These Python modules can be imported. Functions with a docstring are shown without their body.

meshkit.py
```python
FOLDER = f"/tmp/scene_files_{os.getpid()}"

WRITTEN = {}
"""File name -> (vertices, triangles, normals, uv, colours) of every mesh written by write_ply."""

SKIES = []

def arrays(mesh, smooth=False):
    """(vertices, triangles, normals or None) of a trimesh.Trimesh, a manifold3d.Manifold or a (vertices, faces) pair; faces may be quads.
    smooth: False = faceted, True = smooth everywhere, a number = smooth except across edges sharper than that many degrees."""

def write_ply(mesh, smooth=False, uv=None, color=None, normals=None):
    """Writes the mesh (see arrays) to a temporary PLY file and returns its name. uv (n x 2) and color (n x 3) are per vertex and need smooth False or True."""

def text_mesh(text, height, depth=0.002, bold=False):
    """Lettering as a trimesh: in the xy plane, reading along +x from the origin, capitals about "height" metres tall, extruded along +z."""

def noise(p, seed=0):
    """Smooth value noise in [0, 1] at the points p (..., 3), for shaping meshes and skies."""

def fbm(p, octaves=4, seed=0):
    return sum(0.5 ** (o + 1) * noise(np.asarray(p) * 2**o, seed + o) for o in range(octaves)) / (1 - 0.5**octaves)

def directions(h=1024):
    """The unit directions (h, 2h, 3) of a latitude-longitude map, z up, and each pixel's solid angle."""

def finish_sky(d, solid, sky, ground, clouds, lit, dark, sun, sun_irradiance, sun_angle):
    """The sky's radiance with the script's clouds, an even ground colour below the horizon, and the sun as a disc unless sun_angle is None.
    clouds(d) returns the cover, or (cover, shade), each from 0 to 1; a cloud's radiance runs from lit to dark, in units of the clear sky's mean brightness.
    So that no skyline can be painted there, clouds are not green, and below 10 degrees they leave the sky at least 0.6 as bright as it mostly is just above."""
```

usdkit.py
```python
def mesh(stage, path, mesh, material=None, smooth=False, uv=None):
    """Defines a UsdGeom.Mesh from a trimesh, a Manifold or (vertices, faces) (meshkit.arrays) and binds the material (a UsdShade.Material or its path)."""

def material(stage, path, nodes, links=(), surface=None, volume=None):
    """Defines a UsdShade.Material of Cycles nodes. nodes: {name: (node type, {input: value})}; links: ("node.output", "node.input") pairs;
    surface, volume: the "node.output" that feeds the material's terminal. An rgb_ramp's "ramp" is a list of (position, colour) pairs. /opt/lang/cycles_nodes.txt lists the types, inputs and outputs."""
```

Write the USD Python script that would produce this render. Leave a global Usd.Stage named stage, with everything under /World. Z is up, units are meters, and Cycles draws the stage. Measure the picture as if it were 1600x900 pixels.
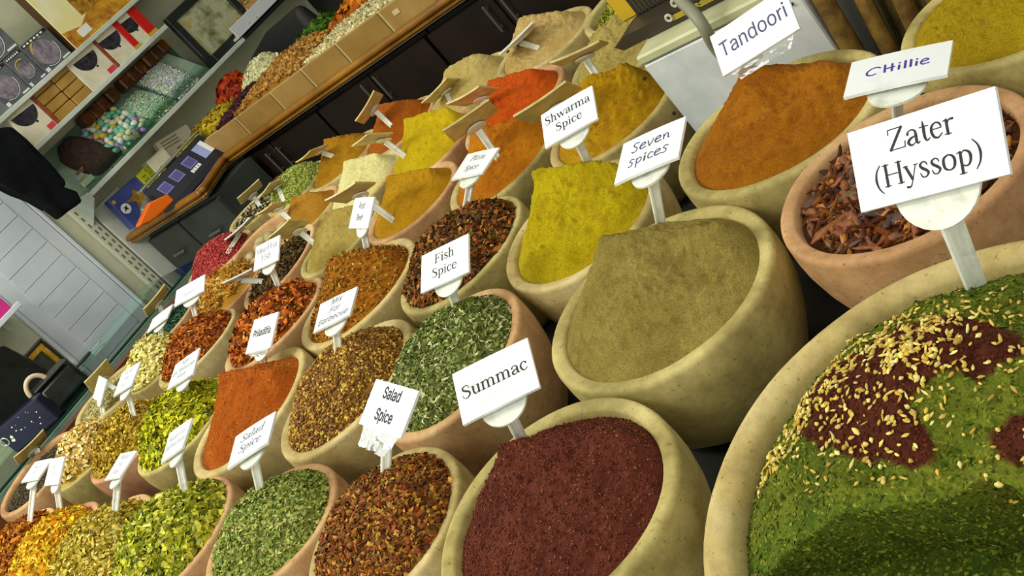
import math, random
import numpy as np, trimesh, usdkit, meshkit
from shapely.geometry import Point, MultiPoint, Polygon, box as sbox
from shapely.ops import unary_union
from shapely import affinity
from pxr import Usd, UsdGeom, UsdLux, UsdShade, Gf, Sdf, Vt

stage = Usd.Stage.CreateInMemory()
UsdGeom.SetStageUpAxis(stage, 'Z'); UsdGeom.SetStageMetersPerUnit(stage, 1.0)
UsdGeom.Xform.Define(stage, '/World'); UsdGeom.Scope.Define(stage, '/World/Looks')

# ------------------------------------------------------------------ camera, light, exposure
S = 0.5            # lengths below are in camera heights above the bowl rims (0.5 m)
ZC = 1.45          # camera height above the floor
F = 1700.0
ROLL, PITCH, YAW = np.radians([-43.14, 21.5, 37.97])
_h = np.array([-math.cos(YAW), math.sin(YAW), 0])
cf = math.cos(PITCH) * _h + np.array([0, 0, -math.sin(PITCH)])
_r = np.cross(cf, [0, 0, 1]); _r /= np.linalg.norm(_r); _u = np.cross(_r, cf)
cr = math.cos(ROLL) * _r + math.sin(ROLL) * _u
cu = -math.sin(ROLL) * _r + math.cos(ROLL) * _u
cam = UsdGeom.Camera.Define(stage, '/World/camera')
cam.CreateHorizontalApertureAttr(36.0); cam.CreateVerticalApertureAttr(20.25)
cam.CreateFocalLengthAttr(36.0 * F / 1600)
cam.CreateFStopAttr(0.0)
cam.CreateClippingRangeAttr((0.02, 100.0))
M = Gf.Matrix4d(*cr, 0, *cu, 0, *(-cf), 0, 0, 0, ZC, 1)
cam.AddTransformOp().Set(M)
cam.CreateExposureAttr(0.0)

def light_rect(name, loc, target, w, h, power, col):
    l = UsdLux.RectLight.Define(stage, '/World/' + name)
    l.CreateWidthAttr(w); l.CreateHeightAttr(h); l.CreateIntensityAttr(power); l.CreateColorAttr(Gf.Vec3f(*col))
    m = Gf.Matrix4d().SetLookAt(Gf.Vec3d(*loc), Gf.Vec3d(*target), Gf.Vec3d(0.13, 0.99, 0.05)).GetInverse()
    l.AddTransformOp().Set(m)
dome = UsdLux.DomeLight.Define(stage, '/World/room_light')
dome.CreateIntensityAttr(0.30); dome.CreateColorAttr(Gf.Vec3f(1.0, 0.98, 0.88))
light_rect('strip_lamp', (-2.3, -0.15, 2.7), (-1.2, 0.6, 0.9), 1.2, 0.35, 27.0, (1.0, 0.99, 0.86))
light_rect('strip_lamp_001', (-0.4, -0.9, 2.6), (-0.8, 0.6, 0.9), 1.2, 0.35, 7.0, (1.0, 0.99, 0.86))

light_rect('strip_lamp_002', (-2.75, 0.7, 2.5), (-3.3, 1.3, 1.3), 1.0, 0.3, 7.0, (0.98, 1.0, 0.95))  # unseen lamp added to brighten the end wall and its door

# ------------------------------------------------------------------ helpers
def W(x, y, z): return np.array([x * S, y * S, ZC + z * S])
def ray(px, py):
    d = (px - 800) * cr - (py - 450) * cu + F * cf
    return d
def at(px, py, x=None, y=None, z=None):
    "the point (in camera heights, camera at the origin) where a pixel's ray meets the plane x, y or z"
    d = ray(px, py)
    k, v = (0, x) if x is not None else (1, y) if y is not None else (2, z)
    return d * (v / d[k])
def lin(c):
    c = np.asarray(c, float) / 255.0
    return np.where(c < 0.04045, c / 12.92, ((c + 0.055) / 1.055) ** 2.4)
def L(*c): return tuple(float(x) for x in lin(c))

used = {}
def numbered(path):
    if path not in used: used[path] = 0; return path
    used[path] += 1
    return f'{path}_{used[path]:03d}'
def tag(p, label=None, cat=None, group=None, kind=None):
    p = p.GetPrim() if hasattr(p, 'GetPrim') else p
    for k, v in (('label', label), ('category', cat), ('group', group), ('kind', kind)):
        if v: p.SetCustomDataByKey(k, v)
    return p
def thing(name, label=None, cat=None, loc=None, group=None, kind=None):
    x = UsdGeom.Xform.Define(stage, numbered('/World/' + name))
    if loc is not None: x.AddTranslateOp().Set(Gf.Vec3d(*map(float, loc)))
    p = tag(x, label, cat, group, kind)
    OFF[str(p.GetPath())] = np.zeros(3) if loc is None else np.asarray(loc, float)
    return p
OFF = {}
def obj(name, m, mat, parent=None, label=None, cat=None, group=None, kind=None, smooth=False, col=None):
    "m in world metres; placed under parent (whose offset is taken off)"
    path = numbered((str(parent.GetPath()) if parent else '/World') + '/' + name)
    if isinstance(m, list): m = join(m)
    v, f, n = meshkit.arrays(m, smooth)
    off = OFF.get(str(parent.GetPath()), np.zeros(3)) if parent else np.zeros(3)
    OFF[path] = off
    if parent is None and len(v):                       # a thing that is one mesh stands at its own base
        base = np.array([*(v.min(0) + v.max(0))[:2] / 2, v[:, 2].min()])
        off = base; OFF[path] = base
    g = UsdGeom.Mesh.Define(stage, path)
    if parent is None: g.AddTranslateOp().Set(Gf.Vec3d(*map(float, off)))
    g.CreatePointsAttr(Vt.Vec3fArray.FromNumpy((v - off).astype(np.float32)))
    g.CreateFaceVertexCountsAttr(Vt.IntArray.FromNumpy(np.full(len(f), 3, np.int32)))
    g.CreateFaceVertexIndicesAttr(Vt.IntArray.FromNumpy(f.astype(np.int32).ravel()))
    g.CreateSubdivisionSchemeAttr('none')
    if n is not None:
        g.CreateNormalsAttr(Vt.Vec3fArray.FromNumpy(n.astype(np.float32))); g.SetNormalsInterpolation('vertex')
    if col is not None:
        UsdGeom.PrimvarsAPI(g).CreatePrimvar('col', Sdf.ValueTypeNames.Color3fArray, 'vertex').Set(Vt.Vec3fArray.FromNumpy(np.asarray(col, np.float32)))
    UsdShade.MaterialBindingAPI.Apply(g.GetPrim()).Bind(mat)
    return tag(g, label, cat, group, kind)
def join(ms):
    vs, fs, k = [], [], 0
    for m in ms:
        v, f, _ = meshkit.arrays(m); vs.append(v); fs.append(f + k); k += len(v)
    return np.vstack(vs), np.vstack(fs)
def bx(lo, hi, bev=0.0):
    "axis box between two corners in metres, chamfered"
    lo, hi = np.minimum(lo, hi), np.maximum(lo, hi)
    e = hi - lo; b = min(bev, e.min() * 0.45)
    if b <= 0:
        m = trimesh.creation.box(e); m.apply_translation((lo + hi) / 2); return m
    pts = []
    for sx in (0, 1):
        for sy in (0, 1):
            for sz in (0, 1):
                c = lo + e * [sx, sy, sz]; d = np.array([1 - 2 * sx, 1 - 2 * sy, 1 - 2 * sz]) * b
                pts += [c + d * [0, 1, 1], c + d * [1, 0, 1], c + d * [1, 1, 0]]
    return trimesh.convex.convex_hull(np.array(pts))
def bh(a, b, bev=0.0): return bx(W(*a), W(*b), bev * S)
def hull(pts): return trimesh.convex.convex_hull(np.asarray(pts))
def obox(c, ax, ay, az, sx, sy, sz, bev=0.0):
    "oriented box in metres: centre, axes, sizes"
    m = bx(-np.array([sx, sy, sz]) / 2, np.array([sx, sy, sz]) / 2, bev)
    R = np.stack([ax, ay, az], 1)
    return np.asarray(m.vertices) @ R.T + c, np.asarray(m.faces)
def tube(p, r, n=8, cap=True):
    p = np.asarray(p, float); t = np.gradient(p, axis=0); t /= np.linalg.norm(t, axis=1, keepdims=True) + 1e-12
    up = np.eye(3)[np.abs(t).max(0).argmin()]
    a = np.cross(t, up); a /= np.linalg.norm(a, axis=1, keepdims=True); b = np.cross(t, a)
    r = np.broadcast_to(r, (len(p),)); g = np.arange(n) * 2 * np.pi / n
    v = p[:, None] + r[:, None, None] * (np.cos(g)[None, :, None] * a[:, None] + np.sin(g)[None, :, None] * b[:, None])
    i, j = np.meshgrid(np.arange(len(p) - 1), np.arange(n), indexing='ij'); k = (j + 1) % n
    q = np.stack([i * n + j, i * n + k, (i + 1) * n + k, (i + 1) * n + j], -1).reshape(-1, 4)
    f = np.vstack([q[:, [0, 2, 1]], q[:, [0, 3, 2]]]); v = v.reshape(-1, 3)
    if cap:
        m = len(v); v = np.vstack([v, p[0], p[-1]])
        e = (len(p) - 1) * n
        f = np.vstack([f, [[m, j, (j + 1) % n] for j in range(n)], [[m + 1, e + (j + 1) % n, e + j] for j in range(n)]])
    return v, f
def lathe(prof, n=64):
    prof = np.asarray(prof, float); g = np.arange(n) * 2 * np.pi / n
    v = np.stack([prof[:, None, 0] * np.cos(g), prof[:, None, 0] * np.sin(g), np.broadcast_to(prof[:, None, 1], (len(prof), n))], -1)
    i, j = np.meshgrid(np.arange(len(prof) - 1), np.arange(n), indexing='ij'); k = (j + 1) % n
    q = np.stack([i * n + j, i * n + k, (i + 1) * n + k, (i + 1) * n + j], -1).reshape(-1, 4)
    return v.reshape(-1, 3), np.vstack([q[:, [0, 1, 2]], q[:, [0, 2, 3]]])
def extr(poly, depth, o, ax, ay, az):
    "shapely polygon(s) in the plane (ax, ay) at o, extruded along az; metres"
    gs = [g for g in (poly.geoms if hasattr(poly, 'geoms') else [poly]) if g.area > 1e-12]
    ms = []
    for g in gs:
        m = trimesh.creation.extrude_polygon(g, depth, engine='earcut'); ms.append((np.asarray(m.vertices), np.asarray(m.faces)))
    v, f = join(ms)
    return v @ np.stack([ax, ay, az]) + o, f
X_, Y_, Z_ = np.eye(3)

# ------------------------------------------------------------------ materials
MATS = {}
def mat(name, nodes, links=(), surface='p.BSDF'):
    MATS[name] = usdkit.material(stage, '/World/Looks/' + name, nodes, links, surface=surface); return MATS[name]
def plain(name, c, rough=.5, **kw):
    return mat(name, {'p': ('principled_bsdf', {'base_color': L(*c), 'roughness': rough, **kw})})
def mottled(name, c1, c2, scale, rough=.7, bump=0.0, bscale=None, c3=None, lo=.35, hi=.65, detail=5, **kw):
    nodes = {'g': ('geometry', {}), 'n': ('noise_texture', {'scale': scale, 'detail': detail, 'roughness': .6}),
             'r': ('rgb_ramp', {'ramp': [(lo, L(*c1)), (hi, L(*c2))] + ([(min(1, hi + .12), L(*c3))] if c3 else [])}),
             'p': ('principled_bsdf', {'roughness': rough, **kw})}
    links = [('g.position', 'n.vector'), ('n.fac', 'r.fac'), ('r.color', 'p.base_color')]
    if bump:
        nodes['n2'] = ('noise_texture', {'scale': bscale or scale * 3, 'detail': 4, 'roughness': .6})
        nodes['b'] = ('bump', {'strength': bump, 'distance': .004})
        links += [('g.position', 'n2.vector'), ('n2.fac', 'b.height'), ('b.normal', 'p.normal')]
    return mat(name, nodes, links)
def clay(name, c1, c2, c3, seed):
    "fired clay: broad blotches, fine throwing lines, dark specks of spilt spice"
    nodes = {'g': ('geometry', {}), 'o': ('mapping', {'location': (seed, seed * 1.7, seed * .6)}), 'n': ('noise_texture', {'scale': 9, 'detail': 5, 'roughness': .6}),
             'r': ('rgb_ramp', {'ramp': [(.34, L(*c1)), (.5, L(*c2)), (.66, L(*c3))]}),
             'n3': ('noise_texture', {'scale': 260, 'detail': 2, 'roughness': .5}), 'r3': ('rgb_ramp', {'ramp': [(.66, (1, 1, 1)), (.73, (.42, .33, .22))]}),
             'n4': ('noise_texture', {'scale': 70, 'detail': 6, 'roughness': .75}), 'r4': ('rgb_ramp', {'ramp': [(.3, (.78, .76, .70)), (.6, (1.08, 1.08, 1.08))]}),
             'm': ('mix', {'mix_type': 'multiply', 'fac': .8}), 'm4': ('mix', {'mix_type': 'multiply', 'fac': .9}),
             'b': ('bump', {'strength': .25, 'distance': .002}), 'p': ('principled_bsdf', {'roughness': .72, 'specular_ior_level': .35})}
    links = [('g.position', 'o.vector'), ('o.vector', 'n.vector'), ('o.vector', 'n3.vector'), ('o.vector', 'n4.vector'), ('n.fac', 'r.fac'), ('n3.fac', 'r3.fac'), ('n4.fac', 'r4.fac'),
             ('r.color', 'm.color1'), ('r3.color', 'm.color2'), ('m.color', 'm4.color1'), ('r4.color', 'm4.color2'), ('m4.color', 'p.base_color'), ('n4.fac', 'b.height'), ('b.normal', 'p.normal')]
    return mat(name, nodes, links)
CLAY = [clay('clay_buff', (150, 132, 78), (186, 166, 106), (205, 187, 134), 1.3),
        clay('clay_pink', (165, 122, 82), (192, 150, 102), (208, 176, 126), 4.1),
        clay('clay_olive', (138, 126, 70), (178, 164, 100), (205, 192, 128), 7.7),
        clay('clay_rose', (170, 116, 84), (196, 146, 108), (204, 170, 128), 9.9)]
def spice_mat(name, fine, amt, bump, rough=.95):
    "colour comes with the grains (a mesh attribute), finely varied"
    nodes = {'a': ('attribute', {'attribute': 'col'}), 'g': ('geometry', {}), 'n': ('noise_texture', {'scale': fine, 'detail': 3, 'roughness': .7}),
             'r': ('rgb_ramp', {'ramp': [(.32, (1 - amt, 1 - amt, 1 - amt)), (.68, (1 + amt * .8, 1 + amt * .8, 1 + amt * .8))]}),
             'm': ('mix', {'mix_type': 'multiply', 'fac': 1.0}), 'p': ('principled_bsdf', {'roughness': rough, 'specular_ior_level': .2})}
    links = [('a.color', 'm.color1'), ('g.position', 'n.vector'), ('n.fac', 'r.fac'), ('r.color', 'm.color2'), ('m.color', 'p.base_color')]
    if bump:
        nodes['nb'] = ('noise_texture', {'scale': fine * .28, 'detail': 6, 'roughness': .78}); nodes['b'] = ('bump', {'strength': bump, 'distance': .006}); links += [('g.position', 'nb.vector'), ('nb.fac', 'b.height'), ('b.normal', 'p.normal')]
    return mat(name, nodes, links)
POWDER = spice_mat('powder', 560, .36, .75)
FLAKE = spice_mat('flakes', 260, .18, 0, .7)
GRAIN = spice_mat('grains', 300, .12, 0, .5)
CARD = mottled('card_white', (205, 212, 214), (236, 240, 240), 25, .28, lo=.25, hi=.45, coat_weight=.3, coat_roughness=.15)
CARD_SHADE = mottled('card_shade_tan', (176, 158, 92), (206, 190, 124), 40, .5, lo=.35, hi=.6)  # tan tone paints in the card backs' shade and warm bounce, with some yellowing
HOLDER = mottled('holder_plastic', (196, 200, 182), (228, 231, 220), 60, .35, lo=.3, hi=.5)
INK = plain('ink_black', (22, 24, 30), .7)
INK_BLUE = plain('ink_blue', (62, 52, 150), .5)
INK_GREY = plain('ink_blue_grey', (52, 62, 110), .5)
INK_FAINT = plain('ink_faded', (156, 162, 174), .5)
INK_MID = plain('ink_thin_grey', (96, 102, 118), .5)

# ------------------------------------------------------------------ the display table, floor, walls (structure)
RIM = 0.0
PH = 0.30                                  # bowl height
ZT = -1.0 - PH                             # table top
DARK_TOP = mottled('table_top_dark', (16, 18, 15), (34, 34, 28), 12, .6)
FLOOR = mottled('floor_brown', (40, 32, 24), (58, 47, 35), 6, .5)
WALL = mottled('wall_cream', (176, 178, 148), (196, 198, 172), 5, .8, .15, 60)
WALL_DARK = mottled('wall_dark', (24, 26, 24), (44, 46, 40), 7, .8)
FZ = -ZC / S
obj('floor', bh((-9.5, -3, FZ - .1), (3.5, 6.6, FZ)), FLOOR, kind='structure')
obj('wall_end', bh((-7.5, -3, FZ), (-7.3, 6.4, 2.6)), WALL, kind='structure')
obj('wall_back', bh((-7.3, 6.2, FZ), (3.5, 6.4, 2.6)), WALL_DARK, kind='structure')
t = thing('display_table', 'long dark table under all the rows of spice bowls', 'table')
obj('tabletop', bh((-5.50, .34, ZT - .08), (.55, 3.62, ZT), .01), DARK_TOP, t)
TBODY = mottled('table_side_brown', (48, 26, 16), (70, 40, 24), 10, .6)
obj('front_panel', bh((-5.44, .40, FZ), (.5, .46, ZT - .08)), TBODY, t)
obj('back_panel', bh((-5.44, 3.50, FZ), (.5, 3.56, ZT - .08)), TBODY, t)
obj('side_panel', bh((-5.50, .46, FZ), (-5.44, 3.50, ZT - .08)), TBODY, t)
obj('side_panel', bh((.44, .46, FZ), (.50, 3.50, ZT - .08)), TBODY, t)
obj('edge_board', bh((-5.55, .36, FZ), (-5.505, 3.6, -1.035), .006), mottled('edge_wood', (84, 44, 22), (112, 64, 34), 8, .5), cat='board', label='upright brown board between the bowl table and the glass counter')

# ------------------------------------------------------------------ bowls: id: centre x, y, rim radius, rim slope x, y
BOWL = {
 'A1': (-0.638, 0.847, 0.401, 0.111, -0.052),
 'A2': (-1.428, 0.849, 0.248, 0.119, -0.031),
 'A3': (-1.952, 0.835, 0.210, 0.089, -0.067),
 'A4': (-2.467, 0.865, 0.203, 0.127, 0.011),
 'A5': (-3.038, 0.849, 0.234, 0.059, -0.015),
 'A6': (-3.548, 0.823, 0.236, 0.065, -0.033),
 'A7': (-4.030, 0.850, 0.220, 0.050, -0.030),
 'A8': (-4.500, 0.860, 0.220, 0.050, -0.030),
 'B1': (-0.927, 1.538, 0.236, 0.074, 0.005),
 'B2': (-1.429, 1.375, 0.261, 0.096, -0.027),
 'B3': (-2.095, 1.335, 0.232, 0.027, -0.093),
 'B4': (-2.585, 1.346, 0.252, 0.014, -0.039),
 'B5': (-3.171, 1.358, 0.258, 0.005, -0.070),
 'B6': (-3.700, 1.380, 0.220, 0.050, -0.030),
 'B7': (-4.180, 1.380, 0.210, 0.050, -0.030),
 'B8': (-4.600, 1.360, 0.190, 0.050, -0.030),
 'B9': (-5.158, 1.320, 0.235, 0.068, -0.064),
 'C0': (-1.309, 1.882, 0.251, 0.089, 0.006),
 'C1': (-1.872, 1.761, 0.232, 0.095, -0.065),
 'C2': (-2.417, 1.832, 0.236, 0.025, -0.034),
 'C3': (-2.973, 1.835, 0.250, 0.055, -0.024),
 'C4': (-3.552, 1.838, 0.245, 0.012, 0.007),
 'C5': (-4.268, 1.889, 0.221, 0.016, -0.009),
 'C6': (-4.644, 1.870, 0.172, 0.050, -0.030),
 'C7': (-5.031, 1.791, 0.237, 0.064, 0.021),
 'C8': (-5.100, 2.231, 0.199, 0.050, -0.030),
 'D0': (-0.793, 1.985, 0.224, 0.090, 0.021),
 'D1': (-2.030, 2.280, 0.220, 0.050, -0.030),
 'D2': (-2.543, 2.309, 0.227, 0.024, -0.050),
 'D3': (-3.069, 2.330, 0.212, 0.064, -0.025),
 'D4': (-3.535, 2.303, 0.214, 0.024, -0.036),
 'D5': (-4.024, 2.303, 0.228, -0.028, -0.106),
 'D6': (-4.459, 2.275, 0.200, 0.050, -0.030),
 'E0': (-2.200, 2.740, 0.220, 0.050, -0.030),
 'E1': (-2.751, 2.722, 0.229, 0.050, -0.030),
 'E2': (-3.280, 2.740, 0.230, 0.050, -0.030),
 'E3': (-3.750, 2.720, 0.215, 0.050, -0.030),
 'E4': (-4.202, 2.695, 0.196, 0.050, -0.030),
 'E5': (-4.620, 2.680, 0.200, 0.050, -0.030),
 'E6': (-5.117, 2.717, 0.215, 0.070, 0.014),
 'F1': (-2.891, 3.221, 0.225, 0.101, -0.015),
 'F2': (-3.360, 3.200, 0.220, 0.050, -0.030),
 'F3': (-3.860, 3.170, 0.220, 0.050, -0.030),
 'F4': (-4.321, 3.150, 0.227, 0.028, -0.002),
 'F5': (-4.757, 3.129, 0.203, 0.050, -0.030),
 'F6': (-5.195, 3.174, 0.230, 0.052, 0.028),
 'G1': (-2.380, 3.200, 0.230, 0.050, -0.030),
}
def bowl_mesh(x, y, r, sx, sy, seed):
    wall = .115 if r < .3 else .10
    P = [(0, -PH), (.52 * r, -PH), (.60 * r, -PH * .985), (.74 * r, -PH * .86), (.88 * r, -PH * .62), (.965 * r, -PH * .40), (1.0 * r, -PH * .24), (1.005 * r, -PH * .15),
         (1.0 * r, -.050 * r), (.992 * r, -.022 * r), (.975 * r, -.006 * r), (.95 * r, 0), ((1 - wall) * r, -.012 * r), ((1 - wall - .018) * r, -.035 * r), ((1 - wall - .03) * r, -.08 * r),
         ((1 - wall - .05) * r, -.3 * r), (.80 * r, -PH * .55), (.6 * r, -PH * .8), (.3 * r, -PH * .9), (0, -PH * .92)]
    v, f = lathe(P, 88 if r > .3 else 72)
    g = np.arctan2(v[:, 1], v[:, 0]); rng = np.random.default_rng(seed); k = 1
    for m in (2, 3, 5): k = k + rng.uniform(.003, .008) / (m ** .5) * np.cos(m * g + rng.uniform(0, 6.3))
    v[:, :2] *= k[:, None]
    w = np.clip(1 + v[:, 2] / PH, 0, 1) ** 1.2
    v[:, 2] += w * (-sx * v[:, 0] - sy * v[:, 1])
    v[:, 2] += .012 * r * (meshkit.fbm(v / r * 2.2 + seed * 7, 3, seed) - .5) * w
    return v * S + W(x, y, -1), f

# ------------------------------------------------------------------ spices
# colours are sRGB; H heap height, c crest line, a profile, z0 level at the rim (in rim radii); fl: (shape, count, length, width, lie, palette)
C = {}
def c_(k, what, clay, cols, H, c=(-.15, .2, .15, .25), a=2.0, z0=-.06, fl=(), lump=.04, scoop=(), rough=.02, he=1.0): C[k] = dict(what=what, clay=clay, cols=cols, H=H, c=c, a=a, z0=z0, fl=fl, lump=lump, scoop=scoop, rough=rough, he=he)
WEDGE = (-.46, .24, .42, .40)
c_('A1', 'green zater with patches of sumac and sesame', 0, [(92,104,22),(120,128,34),(70,92,20)], .42, z0=-.16)
c_('A2', 'dark red sumac powder', 2, [(94,42,28),(110,54,36),(78,32,22)], 0.34, (-.56,.40,.60,.56), 1.3, -.10, [('grain',3600,.005,.004,.5,[(140,76,46),(98,42,28),(160,104,62,.3),(122,58,38)])], lump=.035, rough=.03, he=0.8)
c_('A3', 'brown, red and gold salad flakes', 0, [(112,70,24),(130,86,30)], .34, (-.2,.1,.2,.2), 2, -.05, [('leaf',7500,.013,.009,.55,[(140,84,26),(104,58,22),(176,120,36),(88,46,22),(150,70,24),(196,150,60,.5),(120,90,34)])])
c_('A4', 'pale green salad herb flakes', 1, [(112,124,44),(134,146,60)], .36, (-.2,.1,.2,.2), 2, -.05, [('leaf',7000,.015,.008,.55,[(146,156,66),(120,136,52),(170,174,88),(98,112,40),(184,182,112,.6),(130,160,84,.3)])])
c_('A5', 'lime green leafy rice mix', 1, [(116,118,24),(140,140,34)], .42, (-.2,.1,.2,.2), 2, -.05, [('curl',4420,0.024,0.013,.6,[(172,172,34),(140,148,28),(204,202,64),(104,112,26),(214,212,110,.5)]),('leaf',900,.018,.012,.6,[(64,72,34),(196,190,90),(120,120,30)])])
c_('A6', 'straw yellow shredded rice mix', 1, [(164,146,40),(184,164,54)], .40, (-.2,.1,.2,.2), 2, -.05, [('curl',3910,0.023,0.010,.6,[(196,176,58),(170,150,44),(214,198,90),(150,128,36),(226,214,130,.3)])])
c_('A7', 'bright yellow and orange leafy mix', 3, [(196,150,16),(214,170,20)], .40, (-.2,.1,.2,.2), 2, -.05, [('curl',3910,0.026,0.012,.6,[(222,182,24),(206,160,18),(232,204,50),(186,130,20),(214,120,24,.35),(236,216,96,.4)])])
c_('A8', 'rust orange leafy mix at the left edge', 1, [(150,88,14),(176,110,18)], .34, (-.2,.1,.2,.2), 2, -.05, [('curl',2380,0.023,0.011,.6,[(180,112,20),(150,84,16),(200,136,30),(128,70,18)])])
c_('B1', 'dried dark red chilli pieces', 1, [(84,48,24),(104,60,30)], .12, (-.2,.1,.2,.2), 2, -.12, [('pod',900,.040,.012,.4,[(110,58,22),(76,42,22),(140,86,30),(96,52,28),(160,104,40,.4)])])
c_('B2', 'grey-brown seven spices powder', 2, [(138,122,54),(156,140,70),(126,108,48)], 0.46, (-.44,.36,.66,.46), 1.1, -.05, [], scoop=[(.35,.2,.5,.10)], rough=.022, he=0.66)
c_('B3', 'fine grey-green dried herb', 1, [(104,114,50),(126,134,66)], .36, (-.25,.1,.2,.25), 2, -.05, [('leaf',5600,.015,.007,.6,[(128,138,64),(96,112,46),(168,174,110),(80,94,38),(206,206,156,.45),(112,124,58)])])
c_('B4', 'golden brown coarse flakes', 0, [(130,92,28),(150,110,36)], .38, (-.2,.1,.2,.2), 2, -.05, [('grain',5200,.013,.009,.6,[(150,108,32),(118,78,28),(196,158,56),(104,64,34),(214,184,84,.5),(136,92,48)])])
c_('B5', 'orange-red powder flecked with gold', 0, [(164,78,4),(180,92,8),(144,64,4)], 0.5, (-.52,.36,.62,.40), 1.05, -.07, [('grain',800,.0055,.004,.5,[(226,168,56),(206,130,30),(180,90,14)])], rough=.018, he=0.6)
c_('B6', 'lime yellow leafy mix with dark leaves', 2, [(140,138,12),(160,156,18)], .46, (-.2,.1,.2,.2), 2, -.05, [('curl',3740,0.024,0.012,.6,[(184,182,22),(156,160,18),(206,204,48),(128,134,16),(60,64,22,.35)]),])
c_('B7', 'tan yellow leafy mix', 3, [(160,128,26),(180,148,36)], .46, (-.2,.1,.2,.2), 2, -.05, [('curl',3230,0.021,0.010,.6,[(192,164,46),(166,134,32),(206,182,66),(140,108,30),(178,150,40)])])
c_('B8', 'pale mixed flakes with pinkish chips', 2, [(176,148,56),(194,166,76)], .50, (-.2,.1,.2,.2), 2, -.05, [('curl',2380,0.026,0.014,.6,[(212,190,100),(190,158,56),(236,220,160,1.3),(206,170,84),(226,190,150,.5),(92,70,40,.15)])])
c_('B9', 'dark grey tea leaves', 1, [(62,54,34),(80,70,46)], .10, (-.1,0,.1,.1), 2, -.12, [('grain',1800,.014,.008,.6,[(84,74,48),(58,50,34),(104,92,60),(44,38,28)])])
c_('C0', 'orange-brown tandoori powder', 2, [(158,94,4),(172,108,8),(142,80,4)], 0.46, (-.24,.46,.62,.34), 1.1, -.08, [], scoop=[(.2,.25,.5,.10)], rough=.02, he=0.66)
c_('C1', 'lumpy golden yellow curry powder', 0, [(178,156,2),(192,172,8),(164,138,4)], 0.6, (-.50,.46,.60,.48), 1.0, -.07, [], scoop=[(-.30,-.35,.28,.12),(.1,-.1,.4,.07)], lump=.06, rough=.04, he=0.72)
c_('C2', 'dark brown and green fish spice flakes', 2, [(92,58,18),(110,72,24)], .36, (-.3,.1,.2,.25), 2, -.05, [('leaf',3400,.021,.013,.65,[(116,70,22),(86,50,22),(150,98,30),(96,84,28),(64,38,20),(176,130,50,.35),(150,74,24)])])
c_('C3', 'orange barbecue powder with golden flakes', 0, [(154,90,6),(170,106,10),(138,76,6)], 0.46, (-.50,.40,.60,.46), 1.2, -.06, [('leaf',1500,.014,.008,.5,[(170,126,36),(138,98,30),(196,156,60),(150,86,20)])], rough=.03, he=0.7)
c_('C4', 'red-orange flaky mix with chunks', 1, [(146,72,14),(166,88,20)], .34, (-.2,.1,.2,.2), 2, -.05, [('leaf',1700,.026,.017,.6,[(190,98,22),(156,72,18),(206,130,40),(112,54,20),(216,120,36),(92,50,22)]),('grain',500,.014,.012,.5,[(72,40,24),(190,150,60)])])
c_('C5', 'russet red flaky mix', 0, [(140,70,10),(160,84,14)], .40, (-.2,.1,.2,.2), 2, -.05, [('leaf',2400,.020,.012,.6,[(166,86,16),(136,64,14),(190,110,28),(112,50,16),(204,140,50,.3)])])
c_('C6', 'pale yellow flakes with dark specks', 0, [(206,196,104),(220,212,128)], .60, (-.2,.1,.2,.2), 2, -.02, [('leaf',1700,.024,.016,.5,[(232,224,136),(210,200,108),(236,230,156),(196,180,90)]),('leaf',120,.016,.01,.5,[(120,112,50)])])
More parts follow.
